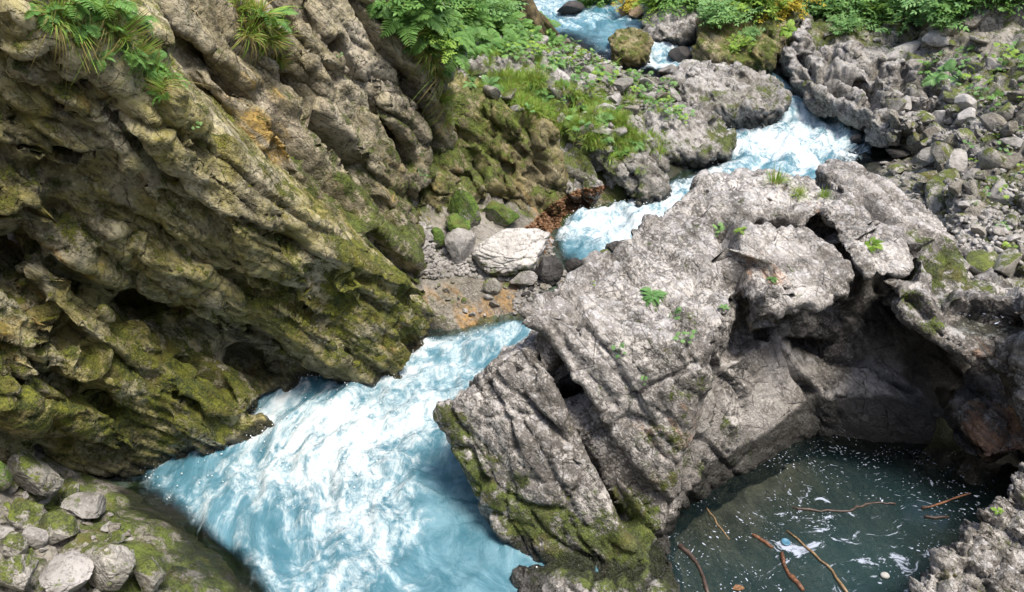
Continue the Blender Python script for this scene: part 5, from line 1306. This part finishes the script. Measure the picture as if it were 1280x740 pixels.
# shrubs along the top
TOPS = [(905, 22, 1.0, 'herb'), (888, 28, .8, 'herb'), (930, 12, 1.1, 'grass'), (955, 6, 1.1, 'grass'), (925, 58, .45, 'grass'), (940, 44, .35, 'herb'), (1010, 14, 1.1, 'herb'), (1040, 18, 1.2, 'herb'), (1070, 24, 1.2, 'herb'), (1100, 22, 1.2, 'fern'), (1130, 18, 1.2, 'herb'), (1160, 20, 1.2, 'herb'), (1190, 14, 1.2, 'herb'), (1090, 6, 1.4, 'fern'), (1140, 4, 1.4, 'fern'),
        (1050, 4, 1.4, 'fern'), (1200, 4, 1.2, 'fern'), (1180, 32, .8, 'herb'), (1060, 38, .7, 'herb'), (1270, 2, 1.0, 'herb'), (1240, 0, 1.0, 'fern'), (860, 6, 1.2, 'fern'), (830, 2, 1.2, 'fern'), (800, 2, 1.2, 'herb'), (760, 2, 1.3, 'herb'), (735, 6, 1.0, 'fern'), (815, 8, .8, 'grass'), (880, 4, 1.2, 'herb')]
for px, py, s, m in TOPS:
    h = at(px, py)
    if h: shrub(h, s, 'leafy green shrub hanging over the rocks along the top of the gorge', 'shrubs along the top', m, .3)
shrub(at(984, 18), 1.0, 'yellow leaved shrub hanging above the sunlit rock pillar', None, 'yellow_leaf')
shrub(at(786, 4), .7, 'yellow leaved shrub above the orange brown stone', None, 'yellow_leaf')
fern(at(985, 40), .3, 'bright fern at the mouth of the dark gap by the rock pillar', n=8, mat='grass')

# leaning trunk at the top of the bank
h = at(645, 22); t = empty('tree', h[0]); tag(t, 'brown leaning tree base with roots at the top of the grassy bank', 'tree')
geo = Geo(); b = np.array([0, 0, 0.])
tube(geo, [(.35, -.15, -.25), (.2, -.05, .1), (0, 0, .5), (-.3, .1, 1.1), (-.55, .2, 1.9), (-.7, .3, 3.0)], .13, .10, 12); link('trunk', geo.mesh('trunk', [M['bark']]), t)
for dx in ((.5, -.35, -.45), (.1, -.45, -.45), (.7, .1, -.35)):
    geo = Geo(); tube(geo, [(.15, 0, .15), (dx[0] * .6, dx[1] * .6, -.05), dx], .08, .03, 8); link('root', geo.mesh('root', [M['bark']]), t)

# ------------------------------------------------------------------ things floating in the pool
def stick(name, pts, r0, r1, mat, label, cat='stick', z=.03, n=8, squash=1.0):
    geo = Geo(); w = [Z(px, py, z) for px, py in pts]
    out = []
    for a, b in zip(w[:-1], w[1:]):
        for i in range(3): out.append(a + (b - a) * i / 3 + np.array([random.uniform(-.012, .012), random.uniform(-.012, .012), random.uniform(-.006, .008)]))
    out.append(w[-1])
    tube(geo, out, r0, r1, n, 0, .8)
    me = geo.mesh(name, [M[mat]])
    return tag(link(name, me), label, cat)
M['tan_wood'] = plain('pale_wood', (.30, .21, .12), 0.5, (.16, .1, .05))
stick('stick', [(985, 664), (1019, 693), (1039, 713), (1062, 745)], .006, .011, 'tan_wood', 'long thin tan stick afloat in the pool, right of the reddish broken plank')
stick('driftwood', [(976, 690), (984, 715), (1004, 738)], .015, .021, 'wood', 'reddish broken plank of driftwood afloat in the pool', 'driftwood')
stick('driftwood', [(940, 668), (952, 675), (966, 684)], .01, .014, 'wood', 'short reddish piece of wood touching the blue plastic lid', 'driftwood')
stick('stick', [(850, 683), (864, 694), (876, 710), (886, 745)], .02, .011, 'dark_wood', 'forked dark branch stranded at the foot of the split boulder')
stick('stick', [(990, 634), (1020, 639), (1042, 637), (1062, 640), (1075, 632), (1100, 628), (1120, 630)], .008, .01, 'dark_wood', 'twisted dark twig floating across the middle of the pool')
stick('stick', [(884, 636), (896, 655), (912, 674)], .007, .004, 'tan_wood', 'thin pale twig near the left side of the pool')
stick('stick', [(1154, 636), (1180, 627), (1212, 617)], .010, .006, 'wood', 'reddish twig at the right side of the pool')
stick('stick', [(1158, 647), (1186, 646)], .011, .011, 'dark_wood', 'short black stick under the reddish twig')
geo = Geo(); p = Z(923, 734, .03)
leaf(geo, p - np.array([.05, .02, 0]), (1, .25, 0), np.array([0, 0, 1.]), .11, .06); tag(link('leaf', geo.mesh('leaf', [M['dead_leaf']])), 'single orange brown leaf floating at the bottom edge of the pool', 'leaf')
def lathe(prof, n=20):
    V = [(r * math.cos(a), r * math.sin(a), z) for r, z in prof for a in np.arange(n) * 2 * math.pi / n]
    F = [(i * n + j, i * n + (j + 1) % n, (i + 1) * n + (j + 1) % n, (i + 1) * n + j) for i in range(len(prof) - 1) for j in range(n)]
    F.append(tuple((len(prof) - 1) * n + j for j in range(n)))
    return V, F
geo = Geo(); geo.add(*lathe([(.055, 0), (.062, .006), (.06, .014), (.045, .018), (.04, .014), (.001, .014)]))
o = tag(link('plastic_lid', geo.mesh('plastic_lid', [M['plastic_blue']])), 'round blue plastic lid floating among the driftwood', 'lid'); o.location = Z(982, 678, .025); o.rotation_euler = (.12, .08, 0); o.scale = (.6, .6, .7)
geo = Geo(); geo.add(*lathe([(.02, -.02), (.04, -.01), (.046, .015), (.036, .036), (.015, .046), (.001, .048)]))
o = tag(link('float', geo.mesh('float', [M['plastic_white']])), 'small white round piece of plastic bobbing in the near pool', 'litter'); o.location = Z(1106, 720, .025); o.scale = (.75, .7, .5)

# little ledge pool on the right
h = hit(1238, 396)
lp = h[0].z + .05 if h else 1.2
geo = Geo(); pp = [Z(*q_, lp) for q_ in [(1196, 392), (1225, 384), (1270, 386), (1320, 394), (1320, 412), (1262, 408), (1225, 404)]]
geo.add(pp + [np.mean(pp, axis=0)], [(i, (i + 1) % len(pp), len(pp)) for i in range(len(pp))])
me = geo.mesh('ledge_water', [M['pool']]); 
tag(link('ledge_water', me), kind='structure')
